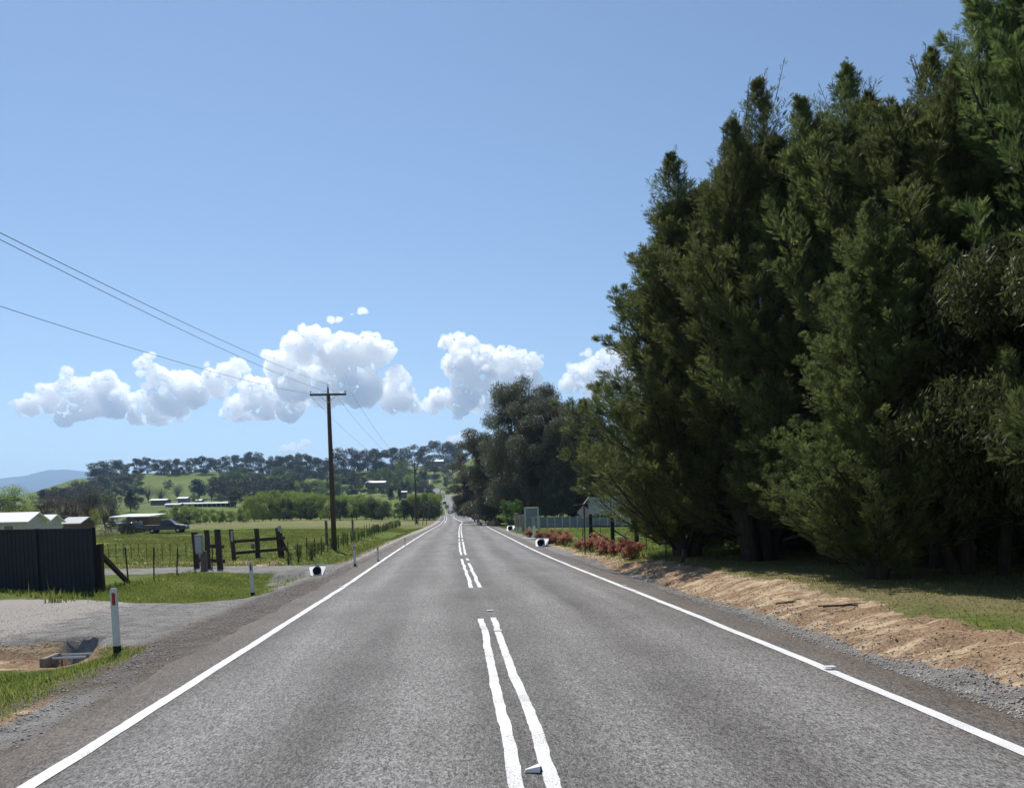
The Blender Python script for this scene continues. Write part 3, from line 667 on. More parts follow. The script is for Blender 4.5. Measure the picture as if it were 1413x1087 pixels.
# ------------------------------------------------------------------ the tall cypress row on the right
def cyp(seed, H, Rm, **k):
    mb, (V, Fc, r), _ = cypress(seed, H, Rm, **k)
    t = thing('cypress_tree', '', 'tree')
    mb.build('trunk', M['bark'], t, smooth=True)
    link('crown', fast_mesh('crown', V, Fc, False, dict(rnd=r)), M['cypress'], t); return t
cy = [cyp(11, 14.5, 3.7, nplume=185, raised=True), cyp(23, 14.0, 3.5, nplume=180, stems=6, skirt=.12), cyp(37, 13.0, 3.6, nplume=180, stems=6, skirt=.12)]
CG = 'tall dark cypress trees in the row beside the road'
spots = [  # x, y, variant, height, radius, rot, label
    (8.7, 30.4, 0, 10.4, 3.6, .3, 'lowest dark cypress at the far left end of the row, below the gum trees'),
    (7.5, 27.0, 0, 13.9, 4.6, 4.0, 'wide dark cypress at the left end of the row, overhanging the lawn'),
    (9.0, 23.8, 1, 14.8, 4.1, 5.2, 'tall cypress with spiky leaders against the sky, second big one from the left'),
    (10.4, 21.2, 2, 13.8, 3.9, .9, 'tall dark cypress with a double top in the middle of the row'),
    (8.8, 16.6, 0, 8.3, 2.6, 2.7, 'shorter olive-green cypress standing forward in front of the tall ones'),
    (11.5, 18.6, 2, 12.7, 4.0, 1.9, 'tall cypress just right of the short olive-green one'),
    (13.0, 16.4, 1, 16.2, 3.6, 1.2, 'tallest dark cypress at the right edge, reaching above the picture'),
    (12.9, 12.6, 0, 15.5, 3.8, 3.3, 'nearest cypress cut off by the right edge of the picture'),
    (10.4, 7.8, 2, 15.0, 3.8, 2.3, 'cypress outside the right edge whose shadow falls on the bank'),
]
spots = [(x, y, v, h_/(14.5, 14.0, 13.0)[v], r_/(3.7, 3.5, 3.6)[v], rz, lb) for x, y, v, h_, r_, rz, lb in spots]
def setgrp(o, label, group): o['label'] = label; o['group'] = group; return o
used = set()
for (x, y, v, hs, ws, rz, lb) in spots:
    if v not in used:
        o = cy[v]; used.add(v); pending = [q for q in spots if q[2] == v]; reg(o)
        base = o
        base.location = (x, y, T(x, y)); base.rotation_euler = (0, 0, rz); base.scale = (ws, ws, hs); setgrp(base, lb, CG)
    else: dup(cy[v], (x, y, T(x, y)), rz, (ws, ws, hs), lb, CG)
for i, (x, y, v, hs, rz) in enumerate([(12.6, 31.5, 2, .85, 1), (13.2, 28, 0, .9, 2), (14.2, 24.6, 1, .92, 3.6), (15.6, 21.3, 2, .95, 5), (17.6, 18.2, 0, .9, .4)]):
    dup(cy[v], (x, y, T(x, y)-1.7), rz, (1.15, 1.15, hs), 'dark cypress hidden behind the front row of the hedge', 'cypresses behind the front row')
# broad-leaved tree with hanging foliage at the right edge
rg_ = random.Random(5)
C = []; Rr = []
for k in range(70):
    a = rg_.uniform(0, 6.28); z = rg_.uniform(1.5, 6.4); rad = 2.1*math.sin(math.pi*min(.95, (z-.5)/6.3))**.5*rg_.uniform(.4, 1); C.append((math.cos(a)*rad-.5, math.sin(a)*rad*1.2-3.0, z)); Rr.append(rg_.uniform(.4, .7))
C = np.array(C); Rr = np.array(Rr); rg2 = np.random.default_rng(3)
P, i_ = clump_pts(rg2, C, Rr, 62000, 1.1, .35)
mb = MB(); mb.tube([(0, 0, -.3), (-.1, 0, 2.2), (.1, 0, 5), (0, 0, 8)], [.17, .13, .09, .02], 9)
mb.tube([(-.1, .1, -.3), (-.55, .1, .75), (-1.05, 0, 1.5), (-1.6, -.1, 2.6), (-1.8, -.1, 3.6)], [.15, .13, .11, .08, .03], 9)
mb.tube([(.5, -.4, -.3), (.4, -.7, 1.5), (.1, -2.0, 3.4), (-.4, -3.0, 5.2)], [.13, .11, .08, .02], 9)
for k in range(30): c = C[k*2]; mb.tube([(0, -1.9, c[2]*.4+1.7), tuple(c)], [.03, .008], 5, False)
t = thing('leafy_tree', 'brownish-green broad-leaved tree with drooping foliage at the right edge in front of the cypresses', 'tree')
mb.build('trunk', M['bark'], t, smooth=True)
V, Fc, r = leaves(rg2, P, .075, .8, .3, np.clip(.35+rg2.normal(0, .2, len(P)), 0, 1)); link('crown', fast_mesh('crown', V, Fc, False, dict(rnd=r)), M['broad'], t)
t.location = (10.8, 16.4, T(10.8, 16.4))

# ------------------------------------------------------------------ big gums beyond the row
def big_gum(seed, H, Wd, name='gum_tree'):
    mb, cr = gum(seed, H, Wd, 105, 130000, .135, 0, 0, tr=.1, flat=.95, droop=.7, cr=(.055, .09), shell=.3, asp=.3)
    t = thing(name, '', 'tree'); mb.build('trunk', M['gumbark'], t, smooth=True)
    V, Fc, r = cr; link('crown', fast_mesh('crown', V, Fc, False, dict(rnd=r)), M['gum'], t); return t
g1 = big_gum(41, 20, 14.5); g2 = big_gum(52, 19, 12.5)
def putx(o, px, y, rz, sc, label, group=None, first=False, dz=0):
    x, yy, z = onto(px, y); z += dz
    if first:
        reg(o); o.location = (x, yy, z); o.rotation_euler = (0, 0, rz); o.scale = sc if hasattr(sc, '__len__') else (sc,)*3; o['label'] = label
        if group: o['group'] = group
        return o
    return dup(o, (x, yy, z), rz, sc, label, group)
GG = 'big gum trees beyond the cypress row'
putx(g1, 722, 104, .4, (1.0, 1.0, .99), 'tallest big grey-green gum tree, in the middle of the clump right of the road', GG, True)
putx(g2, 775, 96, 1.4, (.95, .95, .88), 'big gum tree with a pale forked trunk behind the blue-grey fence', GG, True)
putx(g2, 682, 118, 3.4, (1.0, 1.0, .8), 'left big gum tree hanging over the far road', GG)
putx(g1, 808, 112, 2.2, (.9, .9, .78), 'big gum tree partly hidden behind the lowest cypress', GG)
putx(g1, 752, 128, 5.0, (1, 1, .85), 'big gum tree standing behind the others of the clump', GG)
putx(g2, 660, 150, 5.4, (.8, .8, .62), 'lower gum tree at the left foot of the clump beside the road', GG)

# ------------------------------------------------------------------ background tree kinds
def simple(seed, kind):
    if kind == 'gum': mb, cr = gum(seed, 15, 16, 46, 8000, .3, 0, 0, tr=.16, flat=.75, droop=.2, cr=(.085, .14), shell=.45, prof=lambda h: (math.sin(math.pi*min(.97, max(.05, h*.95+.02)))**.5)); return mb, cr, 'fargum', 'darkbark'
    if kind == 'round': mb, cr = gum(seed, 8, 8, 22, 4200, .22, 0, 0, tr=.12, flat=.85, cr=(.13, .2), shell=.5); return mb, cr, 'fargum', 'darkbark'
    if kind == 'pine': mb, cr = gum(seed, 10, 6.5, 26, 5200, .24, 0, 0, tr=.08, flat=1.1, cr=(.1, .16), shell=.5, prof=lambda h: max(.12, (1-h))**.6); return mb, cr, 'farpine', 'darkbark'
    if kind == 'willow': mb, cr = gum(seed, 8, 9, 34, 9000, .17, 0, 0, tr=.05, flat=1.0, droop=.5, cr=(.1, .17), shell=.45, asp=.35); return mb, cr, 'willow', 'darkbark'
    if kind == 'spring': mb, cr = gum(seed, 9, 8, 24, 4200, .16, 0, 0, tr=.1, flat=1.0, cr=(.12, .19), shell=.2); return mb, cr, 'yellowgreen', 'bark'
    if kind == 'mid': mb, cr = gum(seed, 7, 7, 20, 4200, .2, 0, 0, tr=.08, flat=.9, cr=(.14, .2), shell=.5); return mb, cr, 'midgreen', 'darkbark'
    if kind in ('rust', 'grey'):
        rr = random.Random(seed); mb, cr = gum(seed, 9, 9, 20, 3400, .13, 0, 0, tr=.12, flat=1.0, cr=(.12, .2), shell=.1, asp=.2)
        for k in range(70):
            a = rr.uniform(0, 6.28); h = rr.uniform(1.2, 4); r = rr.uniform(1, 4.2); tip = Vector((math.cos(a)*r, math.sin(a)*r, min(9, h+rr.uniform(2, 6)))); mb.tube([(0, 0, h*.7), tip*.5+Vector((0, 0, h*.4)), tip], [.07, .04, .015], 4, False)
        return mb, cr, kind, 'bark'
PROTO = {}
NMS = dict(gum='gum_tree', round='bushy_tree', pine='conifer_tree', willow='willow_tree', spring='spring_tree', mid='leafy_tree', rust='budding_tree', grey='bare_tree')
HT = dict(gum=15, round=8, pine=10, willow=8, spring=9, mid=7, rust=9, grey=9)
def place(kind, px, y, h, label, group=None, wf=1.0, dz=0, rz=None):
    var = PLC.setdefault(kind, 0) % (5 if kind == 'gum' else 3); PLC[kind] += 1
    key = (kind, var); rz = random.uniform(0, 6.28) if rz is None else rz; s = h/HT[kind]
    sc = (s*wf, s*wf, s)
    if key not in PROTO:
        mb, (V, Fc, r), lm, bm = simple(100+var*7+len(kind), kind)
        t = thing(NMS[kind], '', 'tree'); mb.build('trunk', M[bm], t, smooth=True)
        link('crown', fast_mesh('crown', V, Fc, False, dict(rnd=r)), M[lm], t); PROTO[key] = t
        return putx(t, px, y, rz, sc, label, group, True, dz)
    return putx(PROTO[key], px, y, rz, sc, label, group, False, dz)
PLC = {}
def H_(px, top, y):   # height so that the top reaches a picture row
    x, yy, z = onto(px, y); return float(atd(px, top, y)[2]-z)
def pt(kind, px, y, top, label, group=None, wf=1.0):
    sk = 3.2 if group == 'dark gum trees along the ridge skyline' else 0
    return place(kind, px, y, max(1.2, H_(px, top, y))+sk, label, group, wf, -sk)

OW = ['first', 'second', 'third', 'fourth', 'fifth', 'sixth', 'seventh', 'eighth', 'ninth', 'tenth', 'eleventh', 'twelfth', 'thirteenth', 'fourteenth', 'fifteenth', 'sixteenth', 'seventeenth', 'eighteenth', 'nineteenth', 'twentieth', 'twenty-first', 'twenty-second', 'twenty-third', 'twenty-fourth', 'twenty-fifth', 'twenty-sixth', 'twenty-seventh', 'twenty-eighth', 'twenty-ninth', 'thirtieth', 'thirty-first', 'thirty-second', 'thirty-third', 'thirty-fourth', 'thirty-fifth', 'thirty-sixth']
# ridge line gums (px, top row, distance)
RG = 'dark gum trees along the ridge skyline'
RC = [0]
def RLf():
    RC[0] += 1; return 'dark ridge gum, %s from the left in the skyline row left of the power pole' % OW[RC[0]-1]
pt('gum', 150, 700, 634, 'rounded dark gum at the left end of the hill, above the blue mountain', RG, 1.25)
pt('gum', 168, 720, 640, 'dark gum second from the left end of the hill skyline', RG, 1.0)
for px, top in [(189, 632), (204, 631), (222, 634), (238, 632), (252, 634), (268, 631), (284, 629), (299, 633)]:
    pt('gum', px, random.uniform(770, 830), top, RLf(), RG, 1.05)
for px, top in [(318, 627), (334, 630), (350, 623), (366, 632), (383, 629), (398, 626), (413, 624), (428, 628), (444, 632)]:
    pt('gum', px, random.uniform(760, 800), top, RLf(), RG, 1.1)
pt('gum', 478, 760, 618, 'rounded dark gum on the ridge just right of the power pole', RG, 1.35)
pt('gum', 508, 770, 618, 'open-crowned dark ridge gum right of the pole, with sky on its left', RG, 1.1)
pt('gum', 524, 780, 622, 'dark gum on the ridge between two others right of the pole', RG, 1.0)
pt('gum', 541, 775, 617, 'tall dark gum on the ridge above the long mid-slope house', RG, 1.1)
pt('gum', 575, 800, 615, 'dark gum on the ridge above the far double-crossarm pole', RG, 1.3)
pt('gum', 558, 800, 630, 'low dark gum on the ridge between two tall ones', RG, 1.1)
pt('gum', 612, 880, 607, 'broad dark gum on the skyline behind the hilltop house', RG, 1.3)
pt('gum', 630, 880, 611, 'broad dark skyline gum right of the hilltop house, touching the big gum clump', RG, 1.3)
# dark trees on the slope
SL = 'dark trees massed on the hill slope'
rs = random.Random(12)
for k in range(38):
    px = rs.uniform(305, 540); y = rs.uniform(480, 720)
    zone = ('high' if y > 600 else 'low')+' on the slope '+('well left of the power pole' if px < 385 else 'just left of the power pole' if px < 458 else 'right of the power pole')
    pt(rs.choice(['gum', 'round', 'gum', 'mid']), px, y, (714-(y-250)*.115-rs.uniform(16, 26)), 'dark tree in the mass, '+zone, 'dark trees '+zone, 1.15) if not (500 < px < 545 and 560 < y < 660) else None
for px, y, top, kd, lb, wf in [
    (325, 380, 672, 'gum', 'dark gum standing alone on the green terrace at the left end of the willows', 1.3),
    (180, 340, 678, 'pine', 'dark conical tree behind the low flat-roofed house', 1.1),
    (275, 560, 660, 'pine', 'dark broad conifer on the grassy slope above the sheds', 1.6),
    (245, 560, 666, 'grey', 'bare grey tree on the slope beside the broad dark conifer', 1.1),
    (292, 520, 664, 'grey', 'slim bare grey tree right of the broad dark conifer', .7),
    (160, 470, 672, 'gum', 'dark spreading gum below the left end of the hill', 1.1),
    (205, 520, 668, 'grey', 'grey leafless tree left on the slope above the long shed', 1.2),
    (222, 500, 670, 'grey', 'grey leafless tree in the middle of the slope above the long shed', 1.0),
    (190, 500, 672, 'round', 'small dark tree beside the grey leafless trees on the slope', 1.0),
    (304, 430, 682, 'mid', 'small bright green tree right of the sheds', .8),
    (270, 420, 684, 'mid', 'small round green tree in front of the broad conifer', .9),
    (232, 650, 662, 'round', 'small dark bush alone on the upper grass slope', 1),
    (540, 430, 673, 'pine', 'left one of two dark egg-shaped conifers below the long mid-slope house', 1.0),
    (551, 430, 675, 'pine', 'right one of two dark egg-shaped conifers below the long mid-slope house', .9),
    (546, 600, 650, 'mid', 'rounded green tree above the two egg-shaped conifers', 1.1),
    (555, 650, 636, 'willow', 'tall pale green tree on the slope below the ridge', .9),
    (567, 560, 655, 'willow', 'pale green tree beside the far double-crossarm pole', .8),
    (560, 500, 664, 'round', 'dark round tree left of the far pole', .9),
    (578, 450, 668, 'round', 'dark bush close under the far pole, left of the grassy hill', .9),
    (591, 560, 662, 'round', 'dark bush low on the grassy hill right of the far pole', 1.3),
    (584, 620, 648, 'round', 'thin dark tree low on the grassy hill near the far pole', .5),
    (599, 760, 641, 'round', 'dark bush in front of the hilltop house', 1.0),
    (617, 700, 652, 'round', 'small dark tree alone in the middle of the grassy hill', .8),
    (624, 800, 638, 'round', 'dark bush at the right end of the hilltop house', 1.6),
    (614, 820, 640, 'mid', 'low green bush between the hilltop house and the skyline gums', 1.5),
    (530, 640, 646, 'mid', 'light green bushy tree on the upper slope left of the pale green tree', 1.2),
    (516, 620, 652, 'mid', 'light green bush on the slope above the long mid-slope house', 1.2),
    (440, 540, 662, 'willow', 'pale green tree among the dark ones on the slope behind the willows', 1.2),
    (420, 520, 664, 'willow', 'pale green tree on the slope further left behind the willows', 1.2),
    (400, 520, 667, 'mid', 'light green tree low on the slope behind the left willows', 1.2),
]: pt(kd, px, y, top, lb, None, wf)
# willows in front
WG = 'bright green willows in a long thicket'; WL = 'bright green willow in the long thicket below the hill'
rs = random.Random(3)
for wi, px in enumerate(list(range(352, 470, 10))+list(range(472, 605, 11))):
    top = np.interp(px, [345, 360, 400, 450, 500, 540, 560, 585, 600], [690, 680, 680, 682, 683, 692, 690, 676, 682])+rs.uniform(-2, 3)
    pt('willow', px+rs.uniform(-3, 3), rs.uniform(205, 240), top, 'bright green willow, %s from the left in the long thicket below the hill' % OW[wi], WG, 1.15)
for wi, (px, top) in enumerate([(395, 690), (428, 694), (470, 690), (512, 690), (527, 692), (558, 690), (575, 692), (592, 690), (600, 694)]):
    pt('round', px, rs.uniform(196, 203), top, 'darker green bush before the willow thicket, %s from the left' % OW[wi], 'darker bushes in the willow thicket', .9)
for wi, (px, top) in enumerate([(232, 702), (248, 698), (262, 697), (276, 700), (290, 703), (302, 704), (318, 704), (335, 702)]):
    pt('willow', px, rs.uniform(180, 200), top, 'low pale willow bush right of the dark pickup, %s from the left' % OW[wi], 'low pale willow bushes behind the pickup', 1.2)
# left background trees behind the white house
for px, y, top, kd, lb, wf in [
    (24, 128, 672, 'spring', 'yellow-green spring tree behind the white-roofed house', 1.0),
    (-2, 140, 690, 'rust', 'pinkish budding tree at the left edge behind the white-roofed house', 1.0),
    (50, 150, 690, 'rust', 'brown budding tree between the yellow-green tree and the house gable', 1.0),
    (66, 150, 683, 'rust', 'brown budding tree above the gable of the white-roofed house', 1.0),
    (90, 145, 683, 'rust', 'orange-brown budding tree right of the house gable', 1.1),
    (105, 150, 688, 'rust', 'orange-brown budding tree behind the small grey-roofed shed', 1.0),
    (122, 170, 669, 'grey', 'tall bare brown tree at the left foot of the hill', 1.0),
    (146, 128, 695, 'rust', 'small orange budding tree behind the debris pile', .9),
    (128, 120, 702, 'spring', 'small yellow-green tree right of the grey-roofed shed', .9),
    (138, 260, 680, 'mid', 'green tree between the bare brown tree and the dark conical one', 1.1),
    (155, 250, 686, 'grey', 'grey leafless tree left of the dark conical one', 1.0),
    (88, 105, 711, 'round', 'dark round shrub beside the gable of the white-roofed house', 1.4),
    (0, 300, 684, 'round', 'dark bush at the far left edge', 1.2), (12, 320, 683, 'gum', 'distant dark tree left of the yellow-green one', 1.2),
    (66, 420, 675, 'gum', 'distant dark tree in front of the blue mountain', 1.2), (84, 430, 672, 'gum', 'distant dark tree in front of the right part of the blue mountain', 1.3), (100, 450, 671, 'gum', 'distant dark tree where the hill meets the blue mountain', 1.2),
    (98, 560, 674, 'round', 'dark tree on the low left slope of the hill behind the budding trees', 1.5), (112, 520, 672, 'gum', 'dark spreading gum low on the left slope of the hill', 1.3),
    (118, 480, 667, 'gum', 'dark tree on the left shoulder of the hill', 1.1),
    (137, 690, 646, 'gum', 'dark gum leaning out at the very left tip of the hill skyline', 1.1),
    (110, 640, 664, 'round', 'dark tree where the hill slope runs down to the left', 1.4), (126, 600, 662, 'round', 'dark tree below the left tip of the hill', 1.4),
    (150, 620, 656, 'round', 'dark tree below the rounded gum at the left end of the hill', 1.5), (172, 640, 655, 'round', 'dark tree on the brow of the hill left of the bare grass', 1.5),
    (188, 660, 652, 'gum', 'dark gum on the brow of the hill where the bare grass begins', 1.2),
    (176, 103, 714, 'round', 'dark shrub in front of the flat-roofed house', 1.0), (153, 106, 717, 'round', 'low dark shrub at the left end of the flat-roofed house', 1.0),
    (255, 150, 709, 'round', 'low dark bush behind the front of the pickup', 1.8),
    (707, 92, 690, 'mid', 'rounded yellow-green bush behind the brick pillar', 1.0),
    (655, 165, 686, 'round', 'dark bluish bush beside the far road at the foot of the gums', 1.4),
    (640, 230, 690, 'round', 'dark bush right of the far white car', 1.6),
    (732, 110, 700, 'round', 'dark undergrowth below the gums, behind the notice board', 2.2),
    (690, 120, 700, 'round', 'dark undergrowth below the left gum trees', 2.2),
    (670, 135, 704, 'round', 'low dark undergrowth beside the road below the gums', 2.0),
    (770, 115, 702, 'round', 'dark undergrowth behind the blue-grey fence', 2.4),
    (800, 110, 700, 'round', 'dark undergrowth behind the green panel', 2.4),
    (835, 100, 690, 'round', 'dark undergrowth behind the cypress row', 2.4),
]: pt(kd, px, y, top, lb, None, wf)

# ------------------------------------------------------------------ mountain
def mountain():
    xs = np.linspace(-9000, 3500, 160); pxs = 636+1060*xs/9000
    row = np.interp(pxs, [-500, -100, 0, 25, 60, 91, 125, 160, 300, 700, 1100], [690, 672, 665.5, 665, 659, 651.5, 652, 655, 668, 680, 700])
    top = 1.8+9000/1060*((708.5-.0227*(pxs-636))-row)+(fbm(xs/300, xs*0, 3)-.5)*40
    V = []; prof = [(-1500, 0), (-1000, .35), (-500, .75), (0, 1.0), (600, .7), (1500, 0)]
    for dy, k in prof:
        V.append(np.stack([xs, np.full_like(xs, 9000+dy), top*k+5+(fbm(xs/400, xs*0+dy, 8)-.5)*160*k*(1-k)*4], -1))
    V = np.stack(V); m_, n_ = V.shape[:2]; ii = np.arange(m_*n_).reshape(m_, n_)
    f = np.stack([ii[:-1, :-1], ii[:-1, 1:], ii[1:, 1:], ii[1:, :-1]], -1).reshape(-1, 4)
    tag(link('mountain', fast_mesh('mountain', V.reshape(-1, 3), f, True), mat('forested_mountain', (.035, .05, .03), .9, .3, .004)), kind='structure')
mountain()

# ------------------------------------------------------------------ left side: fence, posts, gates
TILT = R(0)
def fence_panel():
    a = np.array(G(133, 818)[:2]); b = np.array(G(-260, 801)[:2]); L = float(np.linalg.norm(b-a)); rz = math.atan2(b[1]-a[1], b[0]-a[0])
    z = T(a[0], a[1]); ztop = float(atd(133, 727, a[1])[2])-z; h = ztop
    t = thing('metal_fence', 'dark charcoal corrugated metal fence at the left edge behind the gravel driveway', 'fence', (a[0], a[1], z-.02), rz)
    n = 0; x = .0
    while x < L:
        w = min(2.38, L-x); mb = MB(); pr = []
        k = 0; u = 0
        while u < w:                        # trapezoid ribs
            for du, d in ((0, 0), (.05, 0), (.07, .014), (.12, .014), (.14, 0)):
                if u+du <= w: pr.append((x+u+du, d))
            u += .19
        v = []
        for (xx, d) in pr: v += [(xx, d-.015, .02), (xx, d-.015, h-.05), (xx, d+.002, .02), (xx, d+.002, h-.05)]
        f = []
        for i in range(len(pr)-1):
            p = i*4; f += [(p, p+4, p+5, p+1), (p+2, p+3, p+7, p+6), (p+1, p+5, p+7, p+3), (p, p+2, p+6, p+4)]
        mb.add(v, f); mb.build('panel', M['charcoal'], t)
        MB().box(x, x+w-.005, -.035, .04, h-.055, h, .006).build('top_rail', M['charcoal'], t)
        MB().box(x, x+w-.005, -.03, .035, .0, .06, .006).build('bottom_rail', M['charcoal'], t)
        MB().box(x-.03, x+.03, -.05, .05, -.2, h+.01, .006).build('post', M['charcoal'], t)
        x += 2.4; n += 1
fence_panel()
def wobble_post(w, h, d=None, top=0):
    d = d or w; mb = MB(); rr = random.Random(int(w*1000+h*77)); v = []; n = 6
    for i in range(n):
        z = -.3+(h+.3)*i/(n-1); jx = rr.uniform(-.012, .012); jy = rr.uniform(-.012, .012); c = .82
        for (a, b) in ((-1, -c), (-c, -1), (c, -1), (1, -c), (1, c), (c, 1), (-c, 1), (-1, c)): v.append((a*w/2+jx, b*d/2+jy, z+(top*a if i == n-1 else 0)))
    f = []
    for i in range(n-1):
        for k in range(8): f.append((i*8+k, i*8+(k+1) % 8, i*8+8+(k+1) % 8, i*8+8+k))
    f += [tuple(range(7, -1, -1)), tuple(range((n-1)*8, n*8))]
    return mb.add(v, f)
# strainer post with a diagonal stay
p = G(139, 815); h = float(atd(137, 751, p[1])[2]-p[2])
t = thing('strainer_post', 'thick dark timber strainer post with a diagonal stay, beside the end of the metal fence', 'post', (p[0], p[1], p[2]))
wobble_post(.2, h, top=.02).build('post', M['timber'], t)
q = G(178, 806); MB().beam((.05, .05, h*.76), (q[0]-p[0], q[1]-p[1], T(q[0], q[1])-p[2]+.03), .1, .11).build('stay', M['timber'], t)
# star pickets with wires
SP = 'thin dark steel pickets of the wire fence'
pk = []
pl = [(172.6, 755, 806, 178), (212, 755, 800, 212), (245, 756, 794, 243), (269, 760, 791, 269), (293, 755, 787, 292)]
names = ['thin dark steel picket at the foot of the diagonal stay', 'thin dark steel picket, second from the strainer post', 'thin dark steel picket midway between the strainer post and the meter box', 'thin dark steel picket directly left of the meter box posts', 'thin dark steel picket between the meter box and the outer timber post']
for (pt_, top, bot, pb), lb in zip(pl, names):
    g = G(pb, bot); tp = atd(pt_, top, g[1]); b = MB(); hh = float(tp[2]-g[2])
    dx = float(tp[0]-g[0])
    for an in (0, 2.09, 4.19):
        c, s = math.cos(an)*.022, math.sin(an)*.022; n_ = (-s*.18, c*.18)
        b.add([(n_[0], n_[1], -.3), (c+n_[0], s+n_[1], -.3), (c-n_[0], s-n_[1], -.3), (-n_[0], -n_[1], -.3), (dx+n_[0], n_[1], hh), (dx+c+n_[0], s+n_[1], hh), (dx+c-n_[0], s-n_[1], hh), (dx-n_[0], -n_[1], hh)], [(0, 3, 2, 1), (4, 5, 6, 7), (0, 1, 5, 4), (1, 2, 6, 5), (2, 3, 7, 6), (3, 0, 4, 7)])
    o = b.build('steel_picket', M['steelpost'], None, tuple(g)); tag(o, lb, 'fence post', SP); pk.append((g, tp))
t = thing('wire_fence', 'thin fence wires strung between the steel pickets', 'wire', (0, 0, 0))
for k in range(5):
    pts = [Vector(p)+Vector((0, 0, h*(.3+.15*k)))]+[Vector(g).lerp(Vector(tp), .22+.18*k) for g, tp in pk]
    MB().tube(pts, .0022, 4).build('wire', M['wire'], t)
# far side mesh fence along the second driveway
t = thing('mesh_fence', 'low wire mesh fence on thin droppers along the far side of the second driveway', 'fence')
A = G(150, 770); B = G(268, 770)
n = 12
for i in range(n):
    q = np.array(A)*(1-i/(n-1))+np.array(B)*i/(n-1); zz = T(q[0], q[1])
    MB().box(q[0]-.012, q[0]+.012, q[1]-.012, q[1]+.012, zz-.1, zz+.75).build('dropper', M['wire'], t)
for k in range(6):
    MB().tube([(A[0], A[1], T(A[0], A[1])+.15+.15*k), (B[0], B[1], T(B[0], B[1])+.15+.15*k)], .003, 4).build('wire', M['wire'], t)
# timber fences by the second driveway
def tp_post(t, bx, by, top, tx, base, w=.17, name='post', m='timber'):
    "post whose foot and top follow the sight lines; base=(x0,y0,z0) of the thing"
    g = G(bx, by); tt = atd(tx, top, g[1]); h = float(tt[2]-g[2]); mb = wobble_post(w, h)
    sx = float(tt[0]-g[0])/h
    mb.v = [(a+c*sx+g[0]-base[0], b+g[1]-base[1], c+g[2]-base[2]) for a, b, c in mb.v]
    mb.build(name, M[m], t); return g, h, sx
g0 = G(283, 786)
t = thing('timber_fence', 'short dark timber post-and-rail fence left of the second driveway, beside the meter box', 'fence', tuple(g0))
P1 = tp_post(t, 272, 783, 734, 268, g0, .19); P2 = tp_post(t, 288, 784, 731, 285, g0, .16); P3 = tp_post(t, 304, 785, 730, 300, g0, .19)
def rail(t, pa, pb, ya, base, m='timber', w=.05, h=.14, off=-.12):
    a = atd(pa[0], pa[1], ya); b = atd(pb[0], pb[1], ya); MB().beam(a-np.array(base)+np.array([0, off, 0]), b-np.array(base)+np.array([0, off, 0]), w, h).build('rail', M[m], t)
rail(t, (287, 753), (310, 754), P1[0][1], g0); rail(t, (270, 771.5), (312, 774), P1[0][1], g0)
g1_ = G(281, 787); tt = atd(276, 738, g1_[1])
t = thing('meter_box', 'grey metal meter box on a square grey post between the timber posts', 'meter box', (g1_[0], g1_[1]-.25, g1_[2]))
hb = float(tt[2]-g1_[2])
MB().box(-.16, .1, -.12, .1, hb*.48, hb, .01).build('cabinet', M['galv'], t); MB().box(-.13, .07, -.135, -.12, hb*.52, hb*.96, .004).build('door', M['signback'], t)
MB().box(-.02, .2, -.02, .12, -.3, hb*.55, .01).build('post', M['timber2'], t); MB().box(-.17, .11, -.13, .11, hb, hb+.02, .004).build('lid', M['galv'], t)
g0 = G(355, 771)
t = thing('timber_fence', 'dark timber fence of three posts and two long rails, right of the second driveway', 'fence', tuple(g0))
P1 = tp_post(t, 323, 772, 730, 318.5, g0, .16); P2 = tp_post(t, 356, 769.5, 729, 354, g0, .19); P3 = tp_post(t, 387, 768, 728, 383, g0, .19); tp_post(t, 391, 768, 735, 388, g0, .1)
rail(t, (322, 747), (394, 742), P2[0][1], g0); rail(t, (324, 763), (394, 757), P2[0][1], g0)
a = atd(389, 745, P3[0][1]); b = G(400, 767); MB().beam(a-np.array(g0), np.array(b)-np.array(g0), .08, .09).build('stay', M['timber'], t)
a = atd(318.5, 738, P1[0][1])-np.array(g0); MB().box(a[0]+.03, a[0]+.12, a[1]-.13, a[1]-.1, a[2]-.3, a[2]+.2, .004).build('white_plate', M['galv'], t)
a = atd(386, 727, P3[0][1])-np.array(g0); MB().box(a[0]-.08, a[0]+.1, a[1]-.1, a[1]-.08, a[2]-.22, a[2]+.06, .004).build('white_plate', M['galv'], t)

# guide posts
GPG = 'white roadside guide posts'
def guide(bx, by, tx, ty, label, first=None):
    g = G(bx, by); h = float(atd(tx, ty, g[1])[2]-g[2]); tl = math.atan2(float(atd(tx, ty, g[1])[0]-g[0]), h)
    s = h/.95
    if first is None:
        t = thing('guide_post', label, 'guide post', tuple(g), 0, GPG)
        mb = MB(); prof = [(-.05, -.012), (-.05, .008), (-.03, .014), (.03, .014), (.05, .008), (.05, -.012), (0, -.02)]
        v = [(a, b, z) for z in (.1, .91) for a, b in prof]+[(a*.75, b*.75, .95) for a, b in prof]; k = len(prof)
        f = [(j*k+i, j*k+(i+1) % k, j*k+k+(i+1) % k, j*k+k+i) for j in (0, 1) for i in range(k)]+[tuple(range(k-1, -1, -1)), tuple(range(2*k, 3*k))]
        mb.add(v, f); mb.build('body', M['postwhite'], t)
        MB().box(-.022, .022, -.025, -.0185, .7, .88, .003).build('reflector', M['red'], t)
        MB().box(-.052, .052, -.016, .016, -.25, .1, .004).build('foot', M['black'], t); reg(t)
    else: t = dup(first, tuple(g), 0, None, label, GPG)
    t.scale = (s*1.0, s, s); t.rotation_euler = (0, tl, 0); return t
